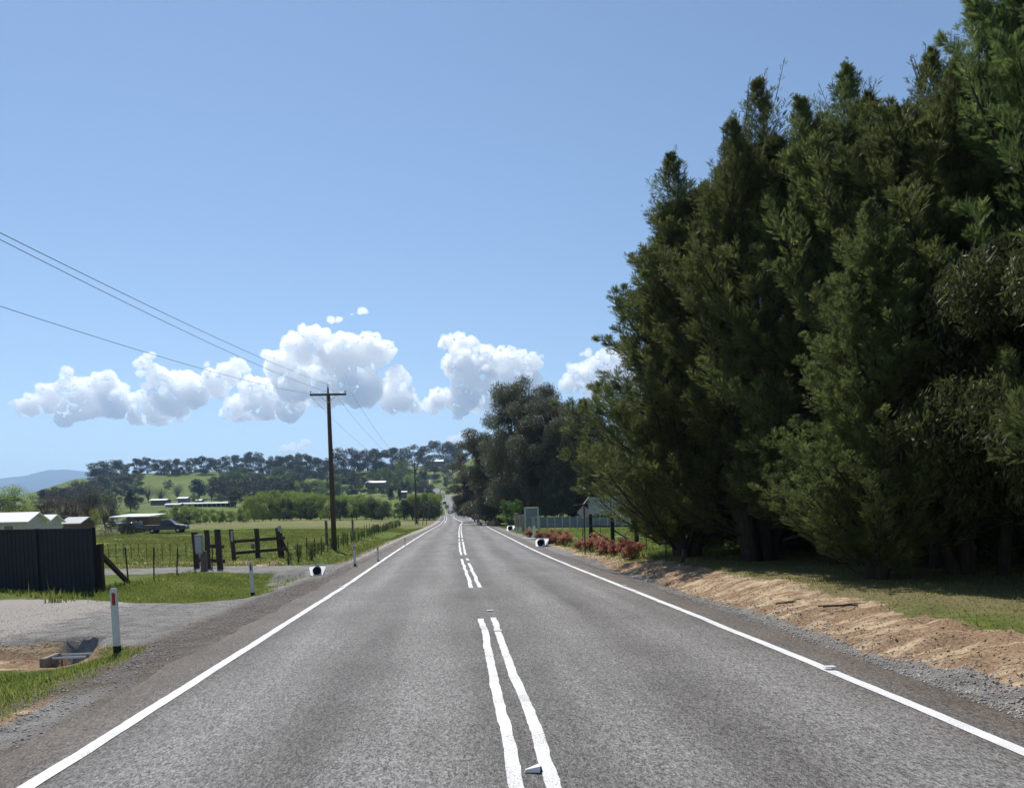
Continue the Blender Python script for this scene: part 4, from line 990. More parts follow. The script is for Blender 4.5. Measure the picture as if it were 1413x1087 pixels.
gp = guide(162, 900, 156.5, 811, 'nearest white guide post with a red reflector, at the edge of the wide gravel driveway')
guide(349, 822, 345.5, 774, 'white guide post with a red reflector at the far corner of the wide gravel driveway', gp)
guide(490, 781, 488, 751, 'white guide post beside the gravel shoulder just right of the utility pole', gp)
guide(522, 775, 521, 753, 'small white guide post beyond the one at the utility pole', gp)
guide(559, 753, 558.5, 741, 'smallest, farthest white guide post on the left verge', gp)

# drain pit with grate
x0, y0 = -6.55, 12.35; z0 = T(-7.3, 12.3)+.0
t = thing('drain_grate', 'concrete-edged drainage pit with white crossbars in the grass beside the gravel driveway', 'drain', (x0, y0, z0), .05)
MB().box(-.62, -.47, -.75, .7, -.1, .06, .02).build('concrete_edge', M['pillar'], t)
MB().box(-.47, .4, -.72, .68, -.5, -.3).build('pit_floor', M['dark'], t)  # near-black floor and walls carry the pit's shade in their colour
MB().box(-.47, .4, .6, .7, -.3, .05, .01).build('back_wall', M['dark'], t); MB().box(.36, .42, -.72, .6, -.3, -.02, .01).build('side_wall', M['dark'], t)
for k in range(2): MB().tube([(-.5, -.35+.5*k, .02), (.42, -.35+.5*k, .02)], .02, 8).build('crossbar', M['white'], t)
t.scale = (.55, .58, .9)
# culvert headwalls
CG2 = 'white concrete culvert ends'
def culvert(px, py, w, rz, label, first=None, dz=.0):
    g = G(px, py)
    if first is None:
        t = thing('culvert_end', label, 'culvert', (g[0], g[1], g[2]+dz), rz, CG2)
        n = 20; r = .19; cz = .22; v = []; out = []
        per = [(-.26, .0), (.26, .0), (.42, .47), (-.42, .47)]
        def edge(a):
            c, s = math.cos(a), math.sin(a); best = 9
            for i in range(4):
                (xa, za), (xb, zb) = per[i], per[(i+1) % 4]; za -= cz; zb -= cz; dx, dz_ = xb-xa, zb-za; den = c*dz_-s*dx
                if abs(den) < 1e-9: continue
                tt = (xa*dz_-za*dx)/den; uu = (xa*s-za*c)/den
                if tt > 0 and -1e-6 <= uu <= 1+1e-6: best = min(best, tt)
            return best*c, best*s+cz
        A_ = [2*math.pi*i/n for i in range(n)]
        for sl in (0, 1):
            for a in A_: v.append((r*math.cos(a), sl*.65+(r*math.sin(a)+cz)*1.5*(1-sl), r*math.sin(a)+cz))
            for a in A_: e = edge(a); v.append((e[0], sl*.65+e[1]*1.5*(1-sl), e[1]))
        f = []
        for i in range(n):
            j = (i+1) % n; f += [(i, j, n+j, n+i), (2*n+i, 3*n+i, 3*n+j, 2*n+j), (n+i, n+j, 3*n+j, 3*n+i), (i, 2*n+i, 2*n+j, j)]
        MB().add(v, f).build('headwall', M['white'], t)
        MB().tube([(0, .12, cz), (0, 2.2, cz)], .188, 20).build('pipe', M['dark'], t); reg(t)
        # solid black plug in the mouth stands in for shade inside the pipe
    else: t = dup(first, (g[0], g[1], g[2]+dz), rz, None, label, CG2)
    s = w/.84; t.scale = (s, s, s); return t
cv = culvert(437, 794, .62, .1, 'white sloped culvert end with a round black pipe mouth in the left verge')
culvert(745, 754, .85, -.35, 'white sloped culvert end with black pipe mouth, beside the near concrete drive on the right', cv)
culvert(703, 732, 1.0, -.35, 'small white culvert end on the right, farther along by the second drive', cv)

# ------------------------------------------------------------------ power poles and lines
pb = G(461.5, 758); tp = atd(453, 543, pb[1])
def pole(base, h, lean, name, label, cat, pins=3, aw=1.05, arms=1, r=.17):
    t = thing(name, label, cat, tuple(base)); t.rotation_euler = (0, lean, 0)
    MB().tube([(0, 0, -.6), (0, 0, h*.5), (0, 0, h)], [r, r*.85, r*.7], 14).build('pole', M['pole'], t, smooth=True)
    for k in range(arms):
        z = h-.0-k*1.0
        MB().box(-aw, aw, -.16-.02, -.06-.02, z-.14, z-.02, .01).build('crossarm', M['pole'], t)
        MB().beam((-.55, -.2, z-.14), (0, -.19, z-.6), .03, .03).build('brace', M['galv'], t); MB().beam((.55, -.2, z-.14), (0, -.19, z-.6), .03, .03).build('brace', M['galv'], t)
        for s in ((-aw*.95, aw*.95, .0) if k == 0 else (-aw*.95, aw*.95)):
            zz = z if s else z+.35
            b = MB().tube([(s, -.12, zz-.03), (s, -.12, zz+.04), (s, -.12, zz+.06), (s, -.12, zz+.1), (s, -.12, zz+.13), (s, -.12, zz+.17)], [.02, .02, .06, .04, .06, .03], 10); b.build('insulator', M['signback'], t, smooth=True)
    MB().box(-.05, .05, -.12, .0, h-.1, h+.36, .01).build('top_pin', M['pole'], t)
    return t
h = float(tp[2]-pb[2]); ln = math.atan2(float(tp[0]-pb[0]), h)
pole(pb, h, ln, 'utility_pole', 'tall dark timber power pole with one crossarm, left of the road', 'utility pole', aw=1.12)
x, y, z = onto(595-20, 150)
ph = float(atd(574, 640, y)[2])-z
pole((x, y, z), ph, -.01, 'utility_pole', 'distant dark power pole with two crossarms by the willow thicket, left of the far road', 'utility pole', aw=1.1, arms=2, r=.2)
top = np.array(tp); TY = tp[1]
def line(a, b, sag, label, r=.008, group='overhead power lines'):
    a, b = np.array(a), np.array(b); L = 24; pts = []
    for i in range(L+1):
        u = i/L; p_ = a*(1-u)+b*u; p_[2] -= sag*4*u*(1-u); pts.append(tuple(p_))
    o = MB().tube(pts, r, 5).build('power_line', M['wire'], None, smooth=True); tag(o, label, 'power line', group)
e1 = atd(455, 531, TY); e2 = atd(452, 541, TY); e3 = atd(424, 543, TY)
line(e1, atd(-330, 155, 10), .25, 'uppermost overhead wire running from the pole top to the upper left edge')
line(e2, atd(-360, 145, 10.5), .3, 'overhead wire just below the uppermost one, running to the upper left edge')
line(e3, atd(-340, 308, 13), .3, 'lowest overhead wire, from the left tip of the crossarm to the left edge')
f1 = atd(571, 640, 150); f2 = atd(575, 637, 150); f3 = atd(580, 641, 150)
line(atd(427, 545, TY), f1, 2.0, 'overhead wire from the left tip of the crossarm down to the distant pole')
line(atd(454, 533, TY), f2, 2.0, 'overhead wire from the pole top down to the distant pole')
line(atd(485, 542, TY), f3, 2.0, 'overhead wire from the right tip of the crossarm down to the distant pole')
# pale V stakes under the far pole
for k, (b0, t0, t1) in enumerate([(573, 571, 690), (583, 587, 690), (588, 594, 690), (577, 578, 692)]):
    a = onto(b0, 140); tpp = atd(t0, t1, 140)
    o = MB().beam((0, 0, 0), (float(tpp[0]-a[0]), 0, float(tpp[2]-a[2])), .12, .12).build('timber_stake', M['timber2'], None, a); tag(o, ['pale upright stake left of the distant pole', 'pale leaning stake right of the distant pole', 'rightmost pale leaning stake near the distant pole', 'pale stake close in front of the distant pole'][k], 'stake', 'pale stakes under the distant pole')

# ------------------------------------------------------------------ shrub row on the left (young plants with stakes)
def bush_proto(name, label, seed, Rr0, H, n, ls, lm, cat='shrub', group=None, asp=.35, stakes=False):
    rg = np.random.default_rng(seed); rr = random.Random(seed); C = np.array([(rr.uniform(-.5, .5)*Rr0, rr.uniform(-.5, .5)*Rr0, H*rr.uniform(.25, .8)) for _ in range(9)]); Q = np.array([Rr0*rr.uniform(.3, .55) for _ in C])
    P, i = clump_pts(rg, C, Q, n, H/Rr0*.45, .2); P = P[P[:, 2] > 0]; V, Fc, r = leaves(rg, P, ls, 0, asp, np.clip(.45+rg.normal(0, .25, len(P)), 0, 1))
    t = thing(name, label, cat, (0, 0, 0), 0, group)
    mb = MB()
    for k in range(7): c = C[k]; mb.tube([(c[0]*.1, c[1]*.1, -.05), (c[0], c[1], c[2])], [.02, .008], 5, False)
    mb.build('stems', M['darkbark'], t); link('foliage', fast_mesh('foliage', V, Fc, False, dict(rnd=r)), M[lm], t); reg(t); return t
SG = 'young dark shrubs in a row along the left verge'
VG = bush_proto('young_shrub', 'largest dark spiky young shrub of the row, left of the pole foot', 5, .5, 1.3, 800, .06, 'midgreen', group=SG, asp=.25)
q = onto(430, 40); VG.location = q; VG.scale = (.85, .85, .8)
rs = random.Random(9)
for k in range(34):
    y = 36+k*2.6+rs.uniform(-.4, .4); px = 400+(568-400)*(1-(36/y))*1.28+rs.uniform(-2, 2)
    if px > 602: break
    s = rs.uniform(.35, .6)*(1+y/200)
    if abs(px-430) < 7: continue
    dup(VG, onto(px, y), rs.uniform(0, 6), (s, s, s), 'dark young shrub, %s from the near end of the row beside the left verge' % OW[k], SG)
STG = 'thin stakes along the shrub row'
for k in range(26):
    y = 34.5+k*2.3; px = 398+(568-398)*(1-(34.5/y))*1.28; hh = rs.uniform(.9, 1.25)
    o = MB().tube([(0, 0, -.1), (rs.uniform(-.03, .03), 0, hh)], [.028, .024], 6).build('garden_stake', M['timber'], None, onto(px, y)); tag(o, 'thin dark stake, %s from the near end of the line along the shrub row' % OW[k], 'stake', STG)
for px, py0, py1, lb in [(451, 718, 752, 'tall pale timber post left of the power pole at the paddock edge'), (487, 717, 742, 'pale timber post right of the power pole at the paddock edge'), (349, 750, 757, 'short pale post behind the rails of the right timber fence')]:
    g = G(px, py1); o = wobble_post(.16, float(atd(px, py0, g[1])[2]-g[2])).build('timber_post', M['timber2'], None, tuple(g)); tag(o, lb, 'post')

# ------------------------------------------------------------------ vehicles
def car(kind, name, label, loc, rz, paint, cat, group=None):
    t = thing(name, label, cat, loc, rz, group)      # length along x, nose at +x
    if kind == 'ute':
        L, Wd = 5.2, 1.85
        prof = [(-2.6, .55), (-2.6, 1.08), (-.75, 1.08), (-.62, 1.12), (-.5, 1.72), (.55, 1.76), (1.2, 1.18), (2.35, 1.02), (2.58, .85), (2.6, .5), (2.2, .42), (-2.3, .42)]
        win = [((-.42, 1.2), (-.34, 1.62), (.05, 1.66), (.05, 1.2)), ((.13, 1.2), (.13, 1.66), (.48, 1.67), (.95, 1.2))]
    else:
        L, Wd = 4.3, 1.8
        prof = [(-2.1, .5), (-2.15, .95), (-1.8, 1.35), (-1.35, 1.5), (.3, 1.5), (.95, 1.02), (1.9, .88), (2.12, .7), (2.12, .4), (1.8, .32), (-1.8, .32)]
        win = [((-1.5, 1.02), (-1.15, 1.4), (-.5, 1.42), (-.5, 1.02)), ((-.42, 1.02), (-.42, 1.42), (.2, 1.42), (.75, 1.02))]
    wy = Wd/2; zt = max(p_[1] for p_ in prof)
    mb = MB(); n = len(prof); v = []
    for sy, k in ((-1, 0), (-1, 1), (1, 1), (1, 0)):
        for a, b in prof:
            inn = .14*max(0, (b-.95)/(zt-.95)) if b > .95 else 0
            ed = .06 if k == 0 else 0
            yy = (wy-inn)*sy if k == 0 else (wy-inn-.07)*sy
            cx, cz = 0, .85; v.append((a*(1-(0 if k else .012)), yy if k == 0 else yy, b-(0 if k else .02)))
    order = [0, 1, 2, 3]; f = []
    for j in range(3):
        for i in range(n): f.append((j*n+i, j*n+(i+1) % n, (j+1)*n+(i+1) % n, (j+1)*n+i))
    f += [tuple(range(n)), tuple(range(4*n-1, 3*n-1, -1))]
    mb.add(v, f); mb.build('body', paint, t, bevel=.02)
    for sy in (-1, 1):
        for w_ in win:
            b = MB(); pp = []
            for a, z in w_:
                inn = .14*(z-.95)/(zt-.95); pp.append((a, sy*(wy-inn+.006), z-.0))
            qq = [(a, y_-sy*.03, z) for a, y_, z in pp]; b.add(pp+qq, [(0, 1, 2, 3), (7, 6, 5, 4), (0, 4, 5, 1), (1, 5, 6, 2), (2, 6, 7, 3), (3, 7, 4, 0)]); b.build('window', M['glass'], t)
    def cross(a, b, name_, m_, w=.72):
        a = Vector(a); b = Vector(b); d = Vector((b.z-a.z, 0, -(b.x-a.x))).normalized()*.012
        if d.z < 0: d = -d
        MB().add([(a.x+d.x, -w, a.z+d.z), (a.x+d.x, w, a.z+d.z), (b.x+d.x, w*.9, b.z+d.z), (b.x+d.x, -w*.9, b.z+d.z), (a.x-d.x, -w, a.z-d.z), (a.x-d.x, w, a.z-d.z), (b.x-d.x, w*.9, b.z-d.z), (b.x-d.x, -w*.9, b.z-d.z)], [(0, 1, 2, 3), (7, 6, 5, 4), (0, 4, 5, 1), (1, 5, 6, 2), (2, 6, 7, 3), (3, 7, 4, 0)]).build(name_, m_, t)
    if kind == 'ute': cross((1.14, 0, 1.22), (.62, 0, 1.68), 'windscreen', M['glass']); MB().box(-2.5, -.7, -.78, .78, 1.085, 1.1, .004).build('tray_cover', M['roofg'], t)
    else: cross((.9, 0, 1.05), (.38, 0, 1.44), 'windscreen', M['glass']); cross((-2.05, 0, 1.03), (-1.82, 0, 1.3), 'rear_window', M['glass'])
    xw = (L*.31, -L*.31)
    for a in xw:
        for sy in (-1, 1):
            w = MB().tube([(a, sy*(wy-.2), .35), (a, sy*(wy-.18), .35), (a, sy*(wy-.01), .35), (a, sy*(wy+.02), .35)], [.3, .36, .36, .32], 18).build('wheel', M['tyre'], t)
            MB().tube([(a, sy*(wy-.0), .35), (a, sy*(wy+.03), .35)], [.2, .19], 14).build('rim', M['rim'], w)
    x1 = prof[-4 if kind == 'ute' else -4][0]
    for sy in (-1, 1):
        MB().box(L/2-.08 if kind == 'ute' else 2.02, L/2+.005 if kind == 'ute' else 2.14, sy*.62-.18, sy*.62+.18, .66, .82, .02).build('headlight', M['galv'], t)
        MB().box(-L/2-.01 if kind == 'ute' else -2.16, -L/2+.06 if kind == 'ute' else -2.05, sy*.75-.1, sy*.75+.1, .7, .95, .02).build('tail_light', M['red'], t)
    return t
x, y, z = onto(231, 104); car('ute', 'pickup_truck', 'dark pickup truck parked side-on on the grass beside the flat-roofed house', (x, y, z), 0.05, M['navy'], 'pickup truck')
x, y, z = onto(185, 107); car('hatch', 'parked_car', 'small dark car seen end-on in front of the flat-roofed house', (x, y, z-.1), 1.35, M['navy'], 'car')
def onroad(y, s): return (float(xc(y))+s, y, float(zroad(y))+.03)
def heading(y): return math.atan2(4, float(xc(y+2)-xc(y-2)))
car('hatch', 'moving_car', 'white car coming down the far road towards the viewer', onroad(293, 1.5), heading(293)+math.pi, M['wcar'], 'car')
car('hatch', 'moving_car', 'black car on the far road, left of and beyond the white car', onroad(345, -1.7), heading(345), M['navy'], 'car')
car('ute', 'pickup_truck', 'dark vehicle farthest up the road at the left of the earthworks', onroad(395, -2.3), heading(395), M['navy'], 'pickup truck')
# excavator
y = 655.0; x, y, z = onto(617.5, y)
t = thing('excavator', 'dark excavator with its boom raised to the left, at the top of the far road', 'excavator', (x, y, z), math.pi)
for sy in (-1.1, 1.1): MB().prism([(-1.9, .1), (-2.1, .5), (-1.8, .9), (1.8, .9), (2.1, .5), (1.9, .1)], sy-.3, sy+.3, 'y').build('track', M['tyre'], t)
MB().box(-2.4, 1.0, -1.3, 1.3, 1.0, 2.2, .15).build('body', M['orange'], t); MB().box(-.2, 1.3, -1.25, -.1, 1.6, 3.1, .1).build('cab', M['glass'], t)
MB().tube([(1.0, .2, 1.8), (2.6, .2, 4.2), (5.0, .2, 4.6)], [.35, .4, .25], 6).build('boom', M['orange'], t)
MB().tube([(5.0, .2, 4.8), (6.3, .2, 1.6)], [.25, .2], 6).build('stick', M['orange'], t); MB().prism([(6.0, 1.6), (6.8, 1.5), (6.6, .5), (5.9, .3), (5.7, 1.0)], -.4, .8, 'y').build('bucket', M['tyre'], t)

# ------------------------------------------------------------------ buildings
def gable_house(name, label, loc, rz, L, D, He, Hr, wall, roof, wins=(), ov=.35, cat='house'):
    t = thing(name, label, cat, loc, rz)
    MB().prism([(-D/2, -1), (D/2, -1), (D/2, He), (0, Hr-.08), (-D/2, He)], 0, L).build('wall', wall, t)
    k = (Hr-He)/(D/2)
    MB().prism([(-D/2-ov, He-k*ov-.02), (0, Hr), (D/2+ov, He-k*ov-.02), (D/2+ov, He-k*ov+.1), (0, Hr+.14), (-D/2-ov, He-k*ov+.1)], -ov, L+ov).build('roof', roof, t)
    for (x0, x1, z0, z1) in wins:
        f = MB().box(x0-.06, x1+.06, -D/2-.05, -D/2+.05, z0-.06, z1+.06, .01).build('window', M['white'], t); MB().box(x0, x1, -D/2-.06, -D/2-.052, z0, z1).build('pane', M['glass'], f)
    return t
# white-roofed house: gable end near px 68, row 708..727
y = 84.0; x, y, z = onto(52, y); top = float(atd(68, 707.5, y)[2])-z
t = gable_house('white_roofed_house', 'long low cream house with a bright white metal roof behind the charcoal fence', (x, y, z), math.pi, 16, 5.2, top*.7, top, M['cream'], M['roofw'])
t.rotation_euler = (0, 0, math.pi+.12)
for k, xx in enumerate((4.2, 6.0, 8.4, 1.6)):
    f = MB().box(xx-.5, xx+.5, 2.6, 2.66, top*.7-1.3, top*.7-.35, .01).build('window', M['white'], t); MB().box(xx-.42, xx+.42, 2.66, 2.67, top*.7-1.25, top*.7-.4).build('pane', M['glass'], f)
MB().tube([(3.4, 2.3, top*.7), (3.4, 2.3, top*.95)], .09, 8).build('chimney', M['dark'], t)
x, y, z = onto(84, 94); tp2 = float(atd(80, 711, y)[2])-z
gable_house('small_shed', 'small white-roofed outbuilding directly right of the white-roofed house', (x-3, y, z), 0, 2.4, 3, tp2*.75, tp2, M['cream'], M['roofw'], cat='shed')
x, y, z = onto(99, 100); tp2 = float(atd(108, 714.5, y)[2])-z
gable_house('small_shed', 'low grey-roofed shed behind the right end of the charcoal fence', (x, y, z), 0, 1.9, 4, tp2*.72, tp2, M['brick'], M['roofg'], cat='shed')
# flat-roofed house
y = 112.0; x, y, z = onto(156, y); x2 = gx(206, y); Lh = x2-x; tp2 = float(atd(180, 711.5, y)[2])-z
t = thing('flat_roofed_house', 'low dark brick house with a nearly flat white roof, left of the dark pickup', 'house', (x, y, z))
MB().box(Lh*.35, Lh*.98, .3, 5, -1, tp2-.2).build('wall', M['brick'], t)
MB().prism([(-.6, tp2-.22), (6, tp2+.18), (6, tp2+.3), (-.6, tp2-.08)], -.2, Lh+.3).build('roof', M['roofw'], t)
MB().prism([(-1.6, tp2-1.1), (.2, tp2-.75), (.2, tp2-.65), (-1.6, tp2-1.0)], -.3, Lh*.42).build('awning', M['roofw'], t)
for k in range(3): MB().box(.1+k*1.1, .2+k*1.1, -1.4, -1.3, -.5, tp2-1.1).build('awning_post', M['white'], t)
f = MB().box(Lh*.72, Lh*.8, .22, .34, .3, tp2-.7, .01).build('door', M['cream'], t)
f = MB().box(Lh*.5, Lh*.64, .22, .34, tp2-1.5, tp2-.7, .01).build('window', M['white'], t); MB().box(Lh*.51, Lh*.63, .2, .215, tp2-1.45, tp2-.75).build('pane', M['glass'], f)
# sheds on the far terrace
def flat_shed(name, label, px0, px1, row, y, hh, wall, roof, D=6, cat='shed', posts=0, rise=.7):
    x0 = gx(px0, y); x1 = gx(px1, y); zt = float(atd((px0+px1)/2, row, y)[2]); zb = min(T(x0, y), T(x1, y)); L = x1-x0
    hh = zt-zb if hh is None else hh
    t = thing(name, label, cat, (x0, y, zt-hh))
    if posts:
        for k in range(posts): MB().box(k*(L-.2)/(posts-1), k*(L-.2)/(posts-1)+.2, 0, .2, -2, hh-rise).build('post', M['galv'], t)
        MB().box(.1, L-.1, D-.2, D, -2, hh-rise).build('wall', wall, t)
    else: MB().box(.1, L-.1, .3, D, -2, hh-rise).build('wall', wall, t)
    MB().prism([(-.6, hh-rise), (D*.5, hh+.0), (D+.4, hh-rise-.05), (D+.4, hh-rise-.17), (D*.5, hh-.15), (-.6, hh-rise-.15)], -.4, L+.4).build('roof', roof, t)
    return t
flat_shed('long_shed', 'long open pale-roofed shed on the green terrace below the slope', 247, 318, 692.5, 385, 3.0, M['dark'], M['roofg'], 8, posts=12)
flat_shed('farm_house', 'dark farmhouse with a pale roof, left end of the group on the terrace', 207, 229, 688, 420, 4, M['brick'], M['roofw'], 8, 'house')
flat_shed('farm_shed', 'small blue-grey shed between the farmhouse and the long shed', 228, 248, 694, 380, 3, M['bluegrey'], M['roofg'], 6)
flat_shed('farm_shed', 'small shed with a white roof behind the long shed', 245, 258, 685.5, 430, 3, M['bluegrey'], M['roofw'], 6)
flat_shed('farm_shed', 'tiny white-roofed shed right of the small white-roofed shed', 269, 277, 688.5, 430, 3, M['brick'], M['roofw'], 6)
flat_shed('long_house', 'long low pale-roofed house halfway up the hill, left of the pale tree', 504, 532, 663, 600, 3.0, M['stonewall'], M['roofw'], 9, 'house', rise=1.5)
flat_shed('hilltop_house', 'long house with a white roof on top of the grassy hill', 587, 612, 634, 840, 4.6, M['stonewall'], M['roofw'], 10, 'house', rise=2.0)
flat_shed('small_house', 'small white house beside the two egg-shaped conifers', 554, 561, 677, 455, 2.2, M['stonewall'], M['roofw'], 6, 'house')
# white rail yard in front of the sheds
t = thing('rail_fence', 'white rail fence of the horse yard in front of the farm sheds', 'fence'); 
for k in range(14):
    q = onto(193+k*3.2, 350); MB().box(q[0]-.06, q[0]+.06, q[1]-.06, q[1]+.06, q[2]-.3, q[2]+1.3).build('post', M['white'], t)
for hz in (.7, 1.2):
    a = onto(193, 350); b = onto(234.6, 350); MB().beam((a[0], a[1]-.09, a[2]+hz), (b[0], b[1]-.09, b[2]+hz), .05, .16).build('rail', M['white'], t)
# debris pile
rs = random.Random(4); x, y, z = onto(143, 92)
t = thing('branch_pile', 'heap of pinkish cut branches left of the flat-roofed house', 'branch pile', (x, y, z))
mb = MB()
for k in range(160):
    a = Vector((rs.gauss(0, .8), rs.gauss(0, .6), abs(rs.gauss(.3, .35)))); d = Vector((rs.uniform(-1, 1), rs.uniform(-1, 1), rs.uniform(-.3, .7))).normalized()*rs.uniform(.3, .8); mb.tube([a-d*.5, a+d*.5], [.03, .015], 4)
mb.build('branches', M['pillar'], t)

# ------------------------------------------------------------------ right side objects
g = G(807.5, 763.5); tp = atd(806, 697, g[1]); h = float(tp[2]-g[2])
t = thing('road_sign', 'grey back of a diamond-shaped road sign on a thin post in front of the lawn', 'road sign', tuple(g)); t.rotation_euler = (0, -.008, 0)
MB().tube([(0, 0, -.4), (0, 0, h-.03)], .028, 10).build('post', M['steelpost'], t)
r_ = 9.8/1060*g[1]
def diamond(r, y0, y1):
    pr = []
    for k in range(4):
        a = math.pi/2*k+math.pi/2
        for da in (-.12, 0, .12): rr_ = r*(1 if da == 0 else .99); pr.append((math.cos(a+da)*r*(.93 if da else .97), math.sin(a+da)*r*(.93 if da else .97)))
    return MB().add([(a, y, b+h-r) for y in (y0, y1) for a, b in pr], [tuple(range(11, -1, -1)), tuple(range(12, 24))]+[(i, (i+1) % 12, 12+(i+1) % 12, 12+i) for i in range(12)])
diamond(r_, .035, .045).build('plate', M['signback'], t)
for dz in (-.25, .25): MB().box(-r_*.45, r_*.45, .026, .036, h-r_+dz*r_*2-.02, h-r_+dz*r_*2+.02).build('bracket', M['signback'], t)
# big panel on black posts
pa = G(816, 733); pb2 = G(845.5, 741); yy = pa[1]
pa = onto(815.5, 40.5); pb2 = onto(845.5, 38.5)
t = thing('billboard', 'dull green sign panel on black posts with diagonal braces, partly hidden by the lowest cypress', 'billboard', pa)
dv = np.array(pb2)-np.array(pa); hp = float(atd(815.5, 686, pa[1])[2])-pa[2]
MB().box(-.09, .09, -.09, .09, -.4, hp, .01).build('post', M['blackpost'], t); MB().box(dv[0]-.09, dv[0]+.09, dv[1]-.09, dv[1]+.09, -.4, hp, .01).build('post', M['blackpost'], t)
MB().box(dv[0]*2-.09, dv[0]*2+.09, dv[1]*2-.09, dv[1]*2+.09, -.4, hp, .01).build('post', M['blackpost'], t)
z0_ = float(atd(816, 709, pa[1])[2])-pa[2]
MB().beam((-.1, -.13, (hp+z0_)/2), (dv[0]*2+.1, dv[1]*2-.13, (hp+z0_)/2), .05, hp-z0_).build('panel', M['greenpanel'], t)
for zz in (z0_-.12, z0_-.62): MB().beam((-.1, -.13, zz), (dv[0]*2+.1, dv[1]*2-.13, zz), .04, .07).build('rail', M['blackpost'], t)
for k in (0, 1): MB().beam((dv[0]*k+.1, dv[1]*k, .9), (dv[0]*k+1.3, dv[1]*k-.9, 0), .05, .06).build('brace', M['blackpost'], t)
MB().tube([(-.1, -.1, hp), (-.45, -.6, hp-.35), (-1.0, -.9, hp-.4)], .03, 6).build('bracket', M['galv'], t)
# blue-grey fence
t = thing('steel_fence', 'long blue-grey metal fence along the front of the gum trees', 'fence')
pxs_ = [724+k*10.4 for k in range(16)]; Yf = 80.0
for k, px in enumerate(pxs_):
    q = onto(px, Yf); top_ = float(atd(px, 711.3, Yf)[2])
    MB().box(q[0]-.06, q[0]+.06, Yf-.08, Yf+.04, q[2]-.3, top_).build('post', M['galv'], t)
    if k < len(pxs_)-1:
        q2 = onto(pxs_[k+1], Yf); tp_ = float(atd(pxs_[k+1], 711.3, Yf)[2])
        mb = MB(); nn = 6
        for j in range(nn):
            zf = .12+.82*j/nn; mb.beam((q[0]+.06, Yf, q[2]+(top_-q[2])*zf+.06), (q2[0]-.06, Yf, q2[2]+(tp_-q2[2])*zf+.06), .03, (top_-q[2])*.82/nn*.93)
        mb.build('slat_panel', M['bluegrey'], t)
t = thing('farm_gate', 'tubular metal farm gate at the left end of the blue-grey fence', 'gate'); q = onto(734, 62); q2 = onto(748, 62)
for px in (737.5, 743): q_ = onto(px, 62); MB().tube([(q_[0], 62, q_[2]-.1), (q_[0], 62, q_[2]+1.5)], .045, 8).build('post', M['galv'], t)
for k in range(5):
    a = onto(737.5, 62); b = onto(743, 62); MB().tube([(a[0], 62, a[2]+.3+.27*k), (b[0], 62, b[2]+.3+.27*k)], .025, 6).build('bar', M['galv'], t)
# pillars and notice board
for px, w, tr_, lb in [(713, 5, 708.5, 'left stone gate pillar of the driveway below the gums'), (720.5, 7, 711, 'right stone gate pillar, beside the notice board')]:
    Yp = 76; q = onto(px, Yp); hh = float(atd(px, tr_, Yp)[2])-q[2]; ww = w/1060*Yp
    t = thing('gate_pillar', lb, 'pillar', q, 0, 'stone gate pillars'); MB().box(-ww/2, ww/2, -ww/2, ww/2, -.3, hh, .03).build('shaft', M['pillar'], t); MB().box(-ww/2-.05, ww/2+.05, -ww/2-.05, ww/2+.05, hh, hh+.08, .02).build('cap', M['concrete'], t)
Yp = 78; q = onto(734, Yp); hh = float(atd(734, 699, Yp)[2])-q[2]; ww = 18/1060*Yp
t = thing('notice_board', 'notice board with a white frame and blue-grey face behind the stone pillar', 'notice board', q)
for s in (-1, 1): MB().box(s*ww/2-.07, s*ww/2+.07, -.07, .07, -.3, hh, .01).build('post', M['signback'], t)
MB().box(-ww/2+.07, ww/2-.07, -.03, .03, hh*.58, hh-.14, .01).build('board', M['bluegrey'], t); MB().box(-ww/2+.07, ww/2-.07, -.06, .06, hh-.14, hh, .01).build('top_frame', M['white'], t); MB().box(-ww/2-.1, ww/2+.15, -.2, .2, hh+.003, hh+.07, .01).build('cap', M['dark'], t)
# low post rails / bollards
def sp(px, y0r, y1r, w, m, name, lb, cat, grp):
    g = G(px, y1r); hh = float(atd(px, y0r, g[1])[2])-g[2]; o = wobble_post(w, hh).build(name, M[m], None, tuple(g)); tag(o, lb, cat, grp)
sp(731, 726, 741, .16, 'palegreen', 'green_post', 'left one of the two pale green posts by the near drive', 'post', 'pale green posts'); sp(737.3, 726, 742, .2, 'palegreen', 'green_post', 'right one of the two pale green posts by the near drive', 'post', 'pale green posts')
for px, r0 in ((713, 727), (719, 727)): sp(px, r0, 735.5, .14, 'palegreen', 'green_post', ('left' if px == 713 else 'right')+' one of the low pale green posts by the farther drive', 'post', 'pale green posts')
for k, px in enumerate((681, 684.5, 687, 690)): sp(px, 715, 723, .13, 'postwhite', 'white_post', ['leftmost', 'second', 'third', 'rightmost'][k]+' of the four small white posts beside the road below the gums', 'post', 'small white posts below the gums')
for px, r0, r1, lb in ((700.6+104, 727, 752, 'thin dark picket left of the diamond sign post'), (828.5, 717, 738, 'thin dark picket between the billboard posts'), (877, 733, 752, 'thin dark picket in the lawn right of the red shrubs'), (892, 733, 760, 'thin dark picket in the lawn left of the tall black picket'), (919, 745, 774, 'tall black picket at the edge of the lawn near the cypresses'), (863, 737, 755, 'thin dark picket just right of the billboard')):
    g = G(px, r1); hh = float(atd(px, r0, g[1])[2])-g[2]; o = MB().tube([(0, 0, -.2), (0, 0, hh)], .022, 6).build('steel_picket', M['steelpost'], None, tuple(g)); tag(o, lb, 'fence post', 'thin pickets on the right lawn')
